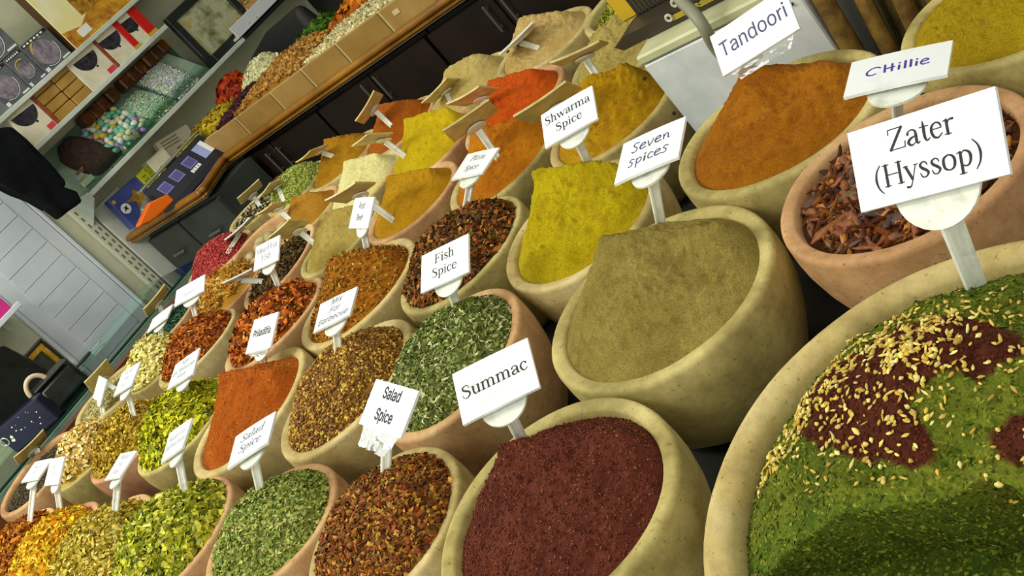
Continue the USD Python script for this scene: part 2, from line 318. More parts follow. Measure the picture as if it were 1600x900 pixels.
c_('C7', 'beige seeds', 0, [(152,140,80),(172,160,98)], .12, (-.1,0,.1,.1), 2, -.10, [('grain',1800,.018,.008,.5,[(186,176,112),(160,148,86),(206,196,138),(120,108,62)])])
c_('C8', 'blue-green dried leaves', 1, [(40,74,52),(54,90,64)], .10, (-.1,0,.1,.1), 2, -.08, [('leaf',1800,.018,.010,.6,[(54,96,70),(40,78,56),(72,112,84),(30,60,46)])])
c_('D0', 'mustard yellow powder', 2, [(162,136,6),(174,148,12),(152,122,6)], 0.26, (-.2,.2,.2,.4), 1.6, -.04, [], rough=.03)
c_('D1', 'amber yellow powder with brown hollows', 0, [(184,142,6),(170,122,6),(198,158,12)], 0.54, (-.45,.25,.55,.30), 1.0, -.05, [], scoop=[(.05,-.30,.30,.16)], lump=.07, rough=.05)
c_('D2', 'bright orange powder', 2, [(180,106,2),(194,122,6),(162,88,4)], 0.52, (-.50,.40,.60,.40), 1.1, -.05, [], scoop=[(-.3,-.5,.4,.05)], lump=.05, rough=.03, he=0.72)
c_('D3', 'amber curry powder', 1, [(172,126,4),(184,138,10),(158,108,4)], 0.5, (-.50,.36,.62,.38), 1.05, -.06, [], rough=.02, he=0.7)
c_('D4', 'beige roast beef powder', 2, [(164,142,66),(180,160,84),(150,128,58)], 0.48, (-.46,.36,.60,.40), 1.1, -.05, [], rough=.025, he=0.7)
c_('D5', 'dark brown cloves and pods', 1, [(64,50,24),(84,66,32)], .16, (-.1,.1,.2,.2), 2, -.08, [('stick',900,.030,.010,.6,[(92,70,34),(64,46,24),(120,98,46),(48,36,20)])])
c_('D6', 'tan ginger and turmeric sticks', 1, [(176,124,36),(190,142,50)], .44, (-.2,.1,.2,.2), 2, -.05, [('stick',900,.042,.013,.55,[(204,156,60),(184,124,36),(214,178,92),(160,104,30)])])
c_('E0', 'coarse tan powder', 2, [(166,146,74),(180,162,88),(154,132,66)], .42, (-.3,.2,.4,.3), 1.3, -.03, [], lump=.06, rough=.05)
c_('E1', 'vivid red-orange paprika', 1, [(190,74,1),(200,86,4),(172,60,1)], 0.48, (-.40,.34,.60,.36), 1.05, -.05, [], rough=.025, he=0.74)
c_('E2', 'bright lemon yellow powder', 1, [(190,164,4),(202,176,10),(176,146,4)], 0.54, (-.52,.44,.66,.44), 1.0, -.03, [], rough=.018, he=0.78)
c_('E3', 'cream white powder', 0, [(222,212,140),(230,222,158),(204,192,118)], 0.5, (-.46,.40,.60,.40), 1.05, -.05, [], rough=.02, he=0.76)
c_('E4', 'orange-tan powder', 1, [(164,112,24),(176,126,36)], 0.48, (-.46,.36,.50,.36), 1.05, -.05, [], rough=.018, he=0.7)
c_('E5', 'whole nutmegs', 1, [(120,90,50),(140,108,62)], .05, z0=-.3)
c_('E6', 'pinkish red berry flakes', 0, [(150,44,44),(172,60,56)], .44, (-.2,.1,.2,.2), 2, -.05, [('grain',2000,.014,.009,.6,[(176,62,60),(140,36,40),(196,92,80),(120,30,34)])])
c_('F1', 'pinkish tan powder', 0, [(190,160,92),(204,176,112),(176,142,80)], 0.52, (-.40,.34,.46,.34), 1.1, -.05, [], lump=.05, rough=.035, he=0.66)
c_('F2', 'pale beige powder', 2, [(186,164,90),(198,178,108)], .46, (-.40,.2,.4,.3), 1.2, -.04, [], rough=.025)
c_('F3', 'rust brown powder', 1, [(154,78,4),(168,92,10)], 0.56, (-.42,.40,.46,.36), 1.1, -.05, [], rough=.025, he=0.66)
c_('F4', 'dark amber powder', 2, [(156,108,8),(170,122,14)], 0.54, (-.42,.34,.50,.34), 1.1, -.05, [], lump=.05, rough=.03, he=0.66)
c_('F5', 'green fennel seeds', 0, [(126,138,46),(146,156,62)], .44, (-.2,.1,.2,.2), 2, -.04, [('grain',1600,.024,.008,.5,[(160,172,80),(134,148,54),(182,190,110),(110,122,44)])])
c_('F6', 'mixed black and white peppercorns', 0, [(120,108,64),(100,88,54)], .14, (-.1,0,.1,.1), 2, -.10, [('grain',900,.016,.016,.5,[(196,184,130),(48,42,32),(220,212,166),(84,72,48)])])
c_('G1', 'coarse olive green herb', 2, [(116,120,24),(138,140,36)], .20, (-.1,0,.1,.1), 2, -.22, [('leaf',1300,.022,.012,.6,[(140,144,36),(108,116,24),(166,166,60)])])


def leaf(): return np.array([(-.5, 0, .0), (-.12, .5, .10), (.5, .06, -.05), (.05, -.5, .10), (0, 0, .26)]), np.array([(4, 0, 3), (4, 3, 2), (4, 2, 1), (4, 1, 0)])
def grain(): return np.array([(-.5, 0, 0), (.5, 0, 0), (.05, .5, 0), (-.05, -.5, 0), (0, 0, .5), (0, 0, -.4)]), np.array([(1, 2, 4), (2, 0, 4), (0, 3, 4), (3, 1, 4), (2, 1, 5), (0, 2, 5), (3, 0, 5), (1, 3, 5)])
def curl():
    v = []
    for k, s in enumerate(np.linspace(-.5, .5, 4)):
        w = .5 * (1 - (2 * abs(s)) ** 3 * .6); zz = .38 * math.cos(s * 2.6) - .1
        v += [(s, -w, zz + .15 * (k % 2)), (s, w, zz - .1)]
    return np.array(v), np.array([q for i in range(3) for q in ((2 * i, 2 * i + 2, 2 * i + 3), (2 * i, 2 * i + 3, 2 * i + 1))])
def stick():
    v, f = tube([(-.5, 0, 0), (-.15, 0, .10), (.2, 0, .05), (.5, 0, -.05)], np.array([.32, .5, .5, .28]), 4); v = v * [1, 1, 1]
    return v, f
def pod():
    v, f = tube([(-.5, 0, 0), (-.36, .0, .03), (-.15, .05, .08), (.1, .05, .08), (.33, -.02, .02), (.5, -.1, -.05)], np.array([.10, .34, .5, .46, .3, .05]), 6)
    return v, f
def seed():
    v, f = tube([(-.5, 0, 0), (-.3, 0, 0), (.1, 0, 0), (.42, 0, 0), (.5, 0, 0)], np.array([.10, .33, .5, .26, .06]), 6)
    return v, f
SHAPES = dict(seed=seed, leaf=leaf, grain=grain, curl=curl, stick=stick, pod=pod)
def scatter(shape, P, N, ln, wd, lie, pal, rng, sink=.0, lift=0.0):
    "one flat mesh of many bits: arrays of vertices, faces, colours"
    v0, f0 = SHAPES[shape](); n = len(P)
    a = rng.uniform(0, 2 * np.pi, n); T = np.stack([np.cos(a), np.sin(a), 0 * a], -1)
    Nn = N + rng.normal(0, lie, (n, 3)); Nn /= np.linalg.norm(Nn, axis=1, keepdims=True)
    T -= (T * Nn).sum(1, keepdims=True) * Nn; T /= np.linalg.norm(T, axis=1, keepdims=True); B = np.cross(Nn, T)
    s = ln * np.exp(rng.normal(0, .28, n)); w = wd * np.exp(rng.normal(0, .25, n))
    V = v0[None, :, 0, None] * (T * s[:, None])[:, None] + v0[None, :, 1, None] * (B * w[:, None])[:, None] + v0[None, :, 2, None] * (Nn * (w * .8)[:, None])[:, None]
    V = V * (1 + rng.normal(0, .10, (n, len(v0), 1))) + (P - N * (sink - rng.uniform(0, .9, (n, 1)) * wd * lift))[:, None]
    pal = [(*p, 1) if len(p) == 3 else p for p in pal]
    wt = np.array([p[3] for p in pal], float); idx = rng.choice(len(pal), n, p=wt / wt.sum())
    c = lin(np.array([p[:3] for p in pal]))[idx] * np.exp(rng.normal(0, .16, (n, 1))) * np.exp(rng.normal(0, .05, (n, 3)))
    return V.reshape(-1, 3), (f0[None] + (np.arange(n) * len(v0))[:, None, None]).reshape(-1, 3), np.repeat(c, len(v0), 0)
def merge(parts):
    vs, fs, cs, k = [], [], [], 0
    for v, f, c in parts: vs.append(v); fs.append(f + k); cs.append(c); k += len(v)
    return (np.vstack(vs), np.vstack(fs)), np.clip(np.vstack(cs), 0, 1)

HEAP = {}
def heap_height(key, X, Y, seed):
    "height (rim radii) of a heap over the unit disc"
    p = C[key]; x0, y0, x1, y1 = p['c']; d = np.hypot(X, Y)
    ex, ey = x1 - x0, y1 - y0; s = np.clip(((X - x0) * ex + (Y - y0) * ey) / max(ex * ex + ey * ey, 1e-9), 0, 1)
    wob = .10 * (meshkit.fbm(np.stack([X * 2.1, Y * 2.1, 0 * X + seed], -1), 3, seed) - .5)
    ds = np.hypot(X - x0 - s * ex, Y - y0 - s * ey) * (1 + wob * 3); de = np.clip(1 - d, 0, None)
    t = ds / (ds + de + 1e-9); t = (np.sqrt(t * t + .004) - .0632) / (math.sqrt(1.004) - .0632)
    z = p['H'] * (1 - (1 - p['he']) * s) * (1 - t ** p['a'])
    for (sx, sy, sr, sd) in p['scoop']:
        q = np.clip(1 - np.hypot(X - sx, Y - sy) / sr, 0, 1); z = z - sd * q * q * (3 - 2 * q)
    e = np.clip(de * 5, 0, 1)
    P3 = np.stack([X, Y, z], -1)
    z = z + e * (p['lump'] * (meshkit.fbm(P3 * 4.5 + 3.1, 4, seed) - .5) * 2 + p['rough'] * 1.5 * (meshkit.fbm(P3 * 17, 4, seed + 5) - .5) * 2)
    return z + p['z0']
def make_heap(key, seed, hf=heap_height, tint=None):
    x, y, r, sx, sy = BOWL[key]; p = C[key]
    R = r * (.872 if r < .3 else .882); near = r * 1.0 / math.hypot(x, y, 1)
    nr, na = (240, 400) if near > .25 else (130, 260) if near > .17 else (80, 160) if near > .09 else (46, 92)
    rho = np.sqrt(np.linspace(0, 1, nr)) * .55 + np.linspace(0, 1, nr) * .45; g = np.arange(na) * 2 * np.pi / na
    rr, gg = np.meshgrid(rho, g, indexing='ij'); X, Y = rr * np.cos(gg), rr * np.sin(gg)
    Z = hf(key, X, Y, seed); dY = 0
    if isinstance(Z, tuple): Z, dY = Z
    v = np.stack([X * R, (Y + dY) * R, Z * r - sx * X * R - sy * Y * R], -1)
    i, j = np.meshgrid(np.arange(nr - 1), np.arange(na), indexing='ij'); k = (j + 1) % na
    q = np.stack([i * na + j, (i + 1) * na + j, (i + 1) * na + k, i * na + k], -1).reshape(-1, 4)
    f = np.vstack([q[:, [0, 1, 2]], q[:, [0, 2, 3]]])
    if np.ndim(dY): v = v + .030 * R * (meshkit.fbm(v / R * 9, 4, 11) - .5)[..., None] * np.array([.3, -1.0, .6]) * np.clip((1 - rr) * 6, 0, 1)[..., None]
    rng = np.random.default_rng(seed)
    cols = lin(np.array(p['cols'])); m = meshkit.fbm(np.stack([X * 3, Y * 3, Z * 3], -1) + seed, 4, seed)[..., None]
    m2 = meshkit.fbm(np.stack([X * 12, Y * 12, Z * 12], -1) + seed, 3, seed + 3)[..., None]
    k1 = np.clip((m - .35) / .3, 0, 1); k2 = np.clip((m2 - .5) / .2, 0, 1) * (len(cols) > 2)
    base = cols[0] * (1 - k1) + cols[1] * k1; base = base * (1 - k2 * .6) + cols[-1] * k2 * .6
    if tint is not None: base = tint(X, Y, Z, base)
    parts = [(v.reshape(-1, 3) * S + W(x, y, -1), f, base.reshape(-1, 3))]
    gx, gy = np.gradient(v.reshape(nr, na, 3), axis=0), np.gradient(v.reshape(nr, na, 3), axis=1)
    N = np.cross(gx, gy); N /= np.linalg.norm(N, axis=-1, keepdims=True) + 1e-12
    HEAP[key] = dict(v=parts[0][0].reshape(nr, na, 3), N=N, rho=rho, X=X, Y=Y, R=R)
    for sh, n, ln, wd, lie, pal in p['fl']:
        P, Nn, uv = on_heap(key, n, rng)
        if ln > .025: k = np.hypot(*uv.T) < 1 - ln * .75 / r; P, Nn = P[k], Nn[k]
        parts.append(scatter(sh, P, Nn, ln * S, wd * S, lie * 1.25, pal, rng, -.15 * wd * S, 1.0 if sh in ('leaf', 'curl') else .15))
    return parts
def on_heap(key, n, rng):
    "n points spread evenly over a heap's surface: positions, normals, disc coordinates"
    h = HEAP[key]; v = h['v']; nr, na = v.shape[:2]; nx = np.roll(v, -1, 1)
    ar = np.linalg.norm(np.cross(v[1:] - v[:-1], nx[:-1] - v[:-1]), axis=-1) + np.linalg.norm(np.cross(nx[1:] - v[1:], nx[1:] - nx[:-1]), axis=-1)
    ar[h['rho'][1:] > .99] = 0
    c = np.cumsum(ar.ravel()); k = np.minimum(np.searchsorted(c, rng.uniform(0, c[-1], n)), ar.size - 1); i0, j0 = k // na, k % na; j1 = (j0 + 1) % na
    fi, fj = rng.uniform(0, 1, (n, 1)), rng.uniform(0, 1, (n, 1))
    A = lambda q: (q[i0, j0] * (1 - fi) + q[i0 + 1, j0] * fi) * (1 - fj) + (q[i0, j1] * (1 - fi) + q[i0 + 1, j1] * fi) * fj
    N = A(h['N']); N /= np.linalg.norm(N, axis=1, keepdims=True)
    return A(v), N, np.concatenate([A(h['X'][..., None]), A(h['Y'][..., None])], 1)
def surface_z(key, x, y):
    h = HEAP[key]; P = h['v'].reshape(-1, 3); k = ((P[:, :2] - np.array([x, y])) ** 2).sum(1).argmin(); return P[k]

ROWNAME = dict(A='front row', B='second row', C='third row', D='fourth row', E='fifth row', F='back row', G='back row')
for i, key in enumerate(BOWL):
    x, y, r, sx, sy = BOWL[key]
    obj('terracotta_bowl', bowl_mesh(x, y, r, sx, sy, i + 1), CLAY[C[key]['clay']], smooth=50, cat='bowl',
        label=('large thick-rimmed' if key == 'A1' else 'round') + f' clay bowl holding the {C[key]["what"]}')
# zater: a broad mound, scooped away at the front, with sumac bands and sesame
def blobs(X, Y, B): return sum(k * np.exp(-((X - a) ** 2 + (Y - b) ** 2) / (r * r)) for a, b, r, k in B)
def zater_height(key, X, Y, seed):
    d = np.hypot(X, Y); de = np.clip(1 - d, 0, None); q = np.hypot(X + .02, Y - .20)
    z = .40 * (1 - (q / (q + de + 1e-9)) ** 2.2)
    nz = meshkit.fbm(np.stack([X * 4, Y * 4, 0 * X], -1), 3, 4) - .5
    lip = -.29 - .13 / (1 + np.exp((X + .36) / .05)) + .03 * np.sin(X * 11) + .10 * nz
    k = np.clip((lip - Y) / .030, 0, 1); k = k * k * (3 - 2 * k) * np.clip((X + .80) / .12, 0, 1)
    z = z - k * np.clip(z + .14, 0, None) * .92 - .10 * blobs(X, Y, [(-.26, -.16, .12, .6), (.02, -.16, .10, .5)]) + .06 * blobs(X, Y, [(-.08, .18, .22, 1), (-.36, -.22, .09, .5)])
    e = np.clip(de * 5, 0, 1); P3 = np.stack([X, Y, z], -1)
    dY = k * .20 * np.exp(-np.clip(lip - Y - .03, 0, None) / .12) * np.clip(1 + Y * 0, 0, 1)
    return (z + e * (.040 * (meshkit.fbm(P3 * 5, 4, 3) - .5) * 2 + .022 * (meshkit.fbm(P3 * 20, 3, 9) - .5) * 2) - .11), dY
def sumac_zone(X, Y):
    n = meshkit.fbm(np.stack([X * 9, Y * 9, 0 * X + 2.7], -1), 5, 21) - .5
    w = blobs(X, Y, [(-.06, .20, .24, 1), (-.42, .10, .20, .9), (-.62, .26, .16, .7), (-.22, -.04, .15, .8), (.26, -.10, .13, 1), (-.30, .36, .14, .7), (.08, .26, .14, .8), (-.08, -.14, .10, .7)]) - blobs(X, Y, [(.03, -.01, .10, .9), (-.24, .13, .06, .6), (.10, .45, .12, .7)])
    return np.clip((w + n * 1.3 - .48) / .22, 0, 1) * np.clip((Y + .30) / .06, 0, 1)
def sesame_zone(X, Y):
    n = meshkit.fbm(np.stack([X * 7, Y * 7, 0 * X + 8.2], -1), 3, 33) - .5
    w = blobs(X, Y, [(-.16, .20, .12, 1.1), (-.03, .20, .09, .9), (-.10, .34, .10, .9), (-.66, .12, .15, .8), (-.50, .36, .15, .7), (-.30, .44, .12, .6), (-.38, .05, .22, .34), (.16, -.05, .25, .16), (.13, .40, .12, .45), (-.15, -.1, .15, .12), (-.78, .0, .10, .5)])
    return np.clip(w + n * .55 * (w > .05), 0, 1) * np.clip((Y + .28) / .06, 0, 1)
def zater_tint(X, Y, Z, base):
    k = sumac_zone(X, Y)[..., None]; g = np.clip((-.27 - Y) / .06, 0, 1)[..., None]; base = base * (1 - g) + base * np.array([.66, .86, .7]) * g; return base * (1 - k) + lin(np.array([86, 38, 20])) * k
zt = thing('zater_heap', 'broad green zater mound with sumac bands and sesame seeds in the largest bowl', 'spice', W(BOWL['A1'][0], BOWL['A1'][1], -1), kind='stuff')
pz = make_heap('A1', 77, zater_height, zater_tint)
rng = np.random.default_rng(5)
P, N, uv = on_heap('A1', 16000, rng); k = sumac_zone(uv[:, 0], uv[:, 1]) > .5
pz.append(scatter('leaf', P[~k], N[~k], .0075 * S, .0055 * S, .5, [(120,132,36),(92,108,26),(146,150,52),(76,96,24),(110,128,30)], rng))
pz.append(scatter('grain', P[k], N[k], .006 * S, .0048 * S, .5, [(96,42,24),(78,34,20),(116,56,34)], rng))
mm, cc = merge(pz); obj('ground_herb', mm, POWDER, zt, smooth=True, col=cc, kind='stuff')
P, N, uv = on_heap('A1', 26000, rng)
ok = rng.uniform(0, 1, len(P)) < sesame_zone(uv[:, 0], uv[:, 1]) * .50
P, N = P[ok], N[ok]
v, f, c = scatter('seed', P, N, .0078 * S, .0052 * S, .35, [(214,190,96),(200,172,74),(226,208,128),(190,156,64)], rng, -.003 * S)
obj('sesame_seed', (v, f), GRAIN, zt, smooth=True, col=np.clip(c, 0, 1), kind='stuff')
# nutmegs, one by one
x5, y5, r5 = BOWL['E5'][:3]
NUT = mottled('nutmeg_shell', (150, 138, 90), (182, 170, 122), 70, .6, .3, 200)
rng = np.random.default_rng(8)
spots = [(0, 0, 0)] + [(math.cos(a) * .078, math.sin(a) * .078, 0) for a in np.linspace(0.2, 6.48, 7)[:-1]] + [(math.cos(a) * .042, math.sin(a) * .042, .052) for a in (0.7, 2.8, 4.9)] + [(.142 * math.cos(a), .142 * math.sin(a), .022) for a in np.linspace(.5, 6.78, 12)[:-1]]
for (a, b, c) in spots:
    m = trimesh.creation.icosphere(2, 1.0); v = np.asarray(m.vertices) * [.038, .031, .029]; g = rng.uniform(0, 6.3)
    v = v * (1 + .05 * (meshkit.fbm(v * 60 + a * 50, 3, 3) - .5))[:, None]
    v = v @ np.array([[math.cos(g), math.sin(g), 0], [-math.sin(g), math.cos(g), 0], [0, 0, 1]])
    obj('nutmeg', (v * S + W(x5 + a, y5 + b, -1.075 + c), np.asarray(m.faces)), NUT, smooth=True, cat='nutmeg', label='whole pale oval nutmeg lying in the clay bowl of nutmegs', group='nutmegs in a bowl')
for i, key in enumerate(BOWL):
    if key == 'A1': continue
    parts = make_heap(key, 100 + i)
    mm, cc = merge(parts)
    fl = C[key]['fl']
    obj('spice_heap', mm, FLAKE if sum(q[1] for q in fl) > 1200 and C[key]['a'] >= 1.8 else POWDER, smooth=True, col=cc, cat='spice', kind='stuff', label=f'heaped {C[key]["what"]} in its clay bowl in the {ROWNAME[key[0]]}')
# dried chilli pieces, one by one on top of their bowl
rng = np.random.default_rng(12)
CH = [mottled('chilli_a', (92, 46, 18), (140, 78, 26), 90, .55, .3, 200), mottled('chilli_b', (52, 32, 22), (92, 54, 32), 90, .5, .3, 200), mottled('chilli_c', (140, 84, 22), (186, 122, 40), 90, .45, .3, 200), mottled('chilli_d', (104, 46, 18), (146, 78, 28), 90, .55, .3, 200), mottled('chilli_e', (76, 56, 34), (118, 86, 46), 90, .45, .3, 200)]
P, N, uv = on_heap('B1', 1200, rng)
kept = []
for p, n_, q in zip(P, N, uv):
    if len(kept) >= 290: break
    if np.hypot(*q) < .88 and all(np.hypot(*(q - o)) > .050 for o in kept[-400:]): kept.append(q)
    else: continue
    v, f, _ = scatter('pod', p[None], n_[None], rng.uniform(.034, .056) * S, rng.uniform(.011, .017) * S, .30, [(0, 0, 0)], rng, -.006 * S)
    v = v + .0026 * (np.stack([meshkit.noise(v * 150, 5 + q_) for q_ in range(3)], -1) - .5)
    obj('chilli_piece', (v, f), CH[rng.choice(5, p=[.34, .24, .16, .14, .12])], smooth=True, cat='chilli', label='dried wrinkled dark red chilli piece lying in the chilli bowl', group='dried chilli pieces in the bowl')

# ------------------------------------------------------------------ lettering: pens of changing width along smooth lines
def curve(pts, n=6):
    p = np.array(pts, float)
    if len(p) < 3: return p
    q = np.vstack([2 * p[0] - p[1], p, 2 * p[-1] - p[-2]]); out = []
    for i in range(1, len(q) - 2):
        for t in np.arange(n) / n:
            a, b, c, d = q[i - 1:i + 3]
            out.append(.5 * (2 * b + (c - a) * t + (2 * a - 5 * b + 4 * c - d) * t * t + (3 * b - a - 3 * c + d) * t ** 3))
    return np.array(out + [p[-1]])
def pen(strokes):
    g = []
    for s in strokes:
        s = curve(s)
        for a, b in zip(s[:-1], s[1:]):
            g.append(unary_union([Point(a[0], a[1]).buffer(max(a[2], .02) / 2, 3), Point(b[0], b[1]).buffer(max(b[2], .02) / 2, 3)]).convex_hull)
        if len(s) == 1: g.append(Point(s[0][0], s[0][1]).buffer(s[0][2] / 2, 4))
    return unary_union(g)
T, t_ = .085, .03
def sf(x, y, w=.1): return [(x - w, y, t_), (x + w, y, t_)]
def stem(x, y0, y1, w=T): return [(x, y0, w), (x, y1, w)]
def arch(x): return [(x, .33, t_), (x + .10, .445, .04), (x + .22, .43, .06), (x + .26, .30, T), (x + .26, .15, T), (x + .26, .02, T)]
BOWLD = [(.36, .36, .04), (.24, .45, .04), (.09, .33, T), (.08, .16, T), (.18, .01, .05), (.28, .02, t_), (.37, .10, t_)]
SER = {
 'Z': (.60, [[(.06,.65,t_),(.52,.65,t_)],[(.50,.64,T),(.07,.03,T)],[(.05,.02,t_),(.54,.02,t_)],[(.06,.65,t_),(.045,.5,t_)],[(.54,.02,t_),(.56,.19,t_)]]),
 'a': (.45, [[(.33,.26,t_),(.15,.2,.07),(.06,.1,T),(.14,.0,.06),(.25,.03,t_),(.33,.12,t_)],[(.07,.35,.08),(.10,.42,.04),(.2,.455,.04),(.31,.40,.06),(.33,.28,T),(.33,.08,T),(.37,.01,.05),(.43,.04,t_)]]),
 't': (.31, [[(.14,.6,t_),(.145,.42,T),(.145,.14,T),(.2,.01,.05),(.3,.06,t_)],[(.02,.44,t_),(.29,.44,t_)]]),
 'e': (.43, [[(.07,.27,t_),(.37,.27,t_)],[(.37,.27,t_),(.34,.39,.06),(.23,.455,.04),(.1,.38,.07),(.06,.22,T),(.12,.05,.075),(.24,.0,.05),(.38,.1,t_)]]),
 'r': (.35, [stem(.12,.43,.02),sf(.12,.015),[(.02,.42,t_),(.12,.45,t_)],[(.13,.3,t_),(.2,.42,.04),(.31,.43,.075)]]),
 '(': (.31, [[(.27,.7,t_),(.14,.52,.05),(.09,.27,.075),(.14,.02,.05),(.27,-.17,t_)]]),
 ')': (.31, [[(.04,.7,t_),(.17,.52,.05),(.22,.27,.075),(.17,.02,.05),(.04,-.17,t_)]]),
 'H': (.72, [stem(.14,.66,.02),stem(.58,.66,.02),[(.14,.35,t_),(.58,.35,t_)],sf(.14,.66),sf(.14,.015),sf(.58,.66),sf(.58,.015)]),
 'y': (.45, [[(.07,.44,T),(.23,.04,T)],[(.39,.44,t_),(.2,-.08,t_),(.12,-.18,.05),(.04,-.17,.07)],sf(.07,.445,.07),sf(.39,.445,.06)]),
 's': (.37, [[(.30,.34,t_),(.27,.42,.04),(.18,.455,.04),(.08,.38,.07),(.13,.28,T),(.25,.19,T),(.31,.1,.07),(.22,.0,.04),(.11,.02,.04),(.06,.13,t_)]]),
 'o': (.48, [[(.24,.455,.04),(.1,.38,.07),(.065,.23,T),(.1,.07,.07),(.24,.0,.04),(.37,.07,.07),(.41,.23,T),(.37,.38,.07),(.24,.455,.04)]]),
 'p': (.49, [stem(.12,.42,-.19),sf(.12,-.2),[(.02,.41,t_),(.12,.45,t_)],[(.13,.36,t_),(.24,.45,.04),(.38,.37,.075),(.41,.22,T),(.35,.04,.06),(.23,.0,.04),(.13,.07,t_)]]),
 'S': (.53, [[(.42,.49,t_),(.39,.62,t_),(.26,.67,.04),(.11,.60,.07),(.12,.47,T),(.26,.37,T+.01),(.41,.27,T),(.42,.12,T),(.28,.0,.05),(.14,.02,t_),(.07,.1,t_),(.06,.2,t_)]]),
 'u': (.50, [[(.11,.43,T),(.11,.14,T),(.18,.015,.06),(.29,.04,t_),(.38,.14,t_)],stem(.38,.43,.02),[(.02,.44,t_),(.11,.44,t_)],[(.29,.44,t_),(.38,.44,t_)],[(.38,.015,t_),(.47,.03,t_)]]),
 'm': (.80, [stem(.12,.43,.02),sf(.12,.015),[(.02,.42,t_),(.12,.45,t_)],arch(.13),sf(.39,.015,.08),arch(.40),sf(.66,.015)]),
 'n': (.53, [stem(.12,.43,.02),sf(.12,.015),[(.02,.42,t_),(.12,.45,t_)],arch(.13),sf(.39,.015)]),
 'c': (.42, [[(.34,.35,.08),(.31,.43,.04),(.21,.455,.04),(.09,.36,.07),(.065,.2,T),(.14,.03,.07),(.26,.0,.04),(.38,.1,t_)]]),
 'h': (.53, [stem(.12,.69,.02),sf(.12,.015),[(.02,.67,t_),(.12,.69,t_)],arch(.13),sf(.39,.015)]),
 'w': (.73, [[(.07,.44,T),(.22,.03,T)],[(.23,.02,t_),(.36,.44,t_)],[(.34,.42,T),(.5,.03,T)],[(.5,.02,t_),(.66,.44,t_)],sf(.07,.445,.06),sf(.36,.445,.06),sf(.66,.445,.06)]),
 'i': (.27, [stem(.13,.43,.02),sf(.13,.015),[(.03,.42,t_),(.13,.45,t_)],[(.13,.62,.10)]]),
 'd': (.50, [BOWLD,stem(.38,.68,.04),[(.28,.67,t_),(.38,.69,t_)],[(.38,.02,t_),(.47,.03,t_)]]),
 'l': (.26, [stem(.13,.69,.02),sf(.13,.015),[(.03,.67,t_),(.13,.69,t_)]]),
 'x': (.46, [[(.08,.43,T),(.37,.03,T)],[(.37,.43,t_),(.07,.03,t_)],sf(.08,.445,.06),sf(.37,.445,.06),sf(.08,.015,.06),sf(.38,.015,.06)]),
 'F': (.55, [stem(.14,.65,.02),sf(.14,.015),[(.04,.65,t_),(.50,.65,t_)],[(.5,.65,t_),(.51,.52,t_)],[(.14,.35,t_),(.38,.35,t_)],[(.38,.42,t_),(.38,.28,t_)]]),
 'M': (.86, [stem(.13,.65,.02,t_),[(.14,.65,T),(.42,.04,T)],[(.42,.04,t_),(.69,.65,t_)],stem(.71,.65,.02),sf(.12,.015),sf(.71,.015),sf(.1,.65,.06),sf(.73,.65,.06)]),
 'P': (.57, [stem(.14,.65,.02),sf(.14,.015),[(.04,.65,t_),(.3,.65,t_),(.46,.61,T),(.47,.45,T),(.32,.32,t_),(.14,.32,t_)]]),
 'R': (.65, [stem(.14,.65,.02),sf(.14,.015),[(.04,.65,t_),(.3,.65,t_),(.46,.61,T),(.47,.46,T),(.32,.34,t_),(.14,.34,t_)],[(.3,.34,T),(.56,.02,T)]]),
 'B': (.62, [stem(.14,.65,.02),[(.04,.65,t_),(.3,.65,t_),(.44,.6,T),(.43,.44,T),(.3,.36,t_),(.14,.36,t_)],[(.3,.36,t_),(.47,.3,T),(.49,.13,T),(.32,.015,t_),(.04,.015,t_)]]),
 'V': (.66, [[(.1,.65,T),(.33,.02,T)],[(.33,.02,t_),(.56,.65,t_)],sf(.1,.655,.08),sf(.56,.655,.08)]),
 'g': (.47, [[(.22,.455,.04),(.1,.40,.06),(.09,.26,T),(.2,.17,.04),(.33,.25,T),(.33,.38,T),(.22,.455,.04)],[(.12,.19,t_),(.1,.1,.05),(.3,.06,.07),(.38,-.04,.06),(.25,-.18,.04),(.08,-.14,.05),(.12,.0,t_)],[(.33,.42,t_),(.45,.44,.05)]]),
 'b': (.50, [stem(.11,.69,.03),[(.02,.67,t_),(.11,.69,t_)],[(.12,.35,t_),(.24,.45,.04),(.38,.37,.075),(.41,.22,T),(.35,.05,.06),(.22,.0,.04),(.11,.08,t_)]]),
 'f': (.33, [[(.34,.62,.07),(.26,.68,.04),(.15,.6,T),(.14,.4,T),(.14,.02,T)],sf(.14,.015),[(.03,.44,t_),(.27,.44,t_)]]),
 'z': (.42, [[(.06,.43,t_),(.35,.43,t_)],[(.34,.42,.07),(.07,.02,.07)],[(.05,.015,t_),(.37,.015,t_)]]),
 'G': (.68, [[(.54,.5,t_),(.48,.63,t_),(.32,.67,.04),(.13,.55,T),(.09,.33,T),(.15,.1,T),(.33,.0,.05),(.52,.08,t_)],stem(.54,.28,.06),sf(.54,.29,.08)]),
 'E': (.6, [stem(.14,.65,.02),[(.04,.65,t_),(.52,.65,t_)],[(.04,.015,t_),(.54,.015,t_)],[(.14,.35,t_),(.4,.35,t_)],[(.52,.65,t_),(.53,.52,t_)],[(.54,.015,t_),(.56,.16,t_)]]),
 'U': (.7, [[(.14,.65,T),(.14,.2,T),(.22,.02,.06),(.4,.01,.04),(.54,.14,t_),(.56,.65,t_)],sf(.14,.655),sf(.56,.655,.08)]),
 ' ': (.26, []),
}
w_ = .075
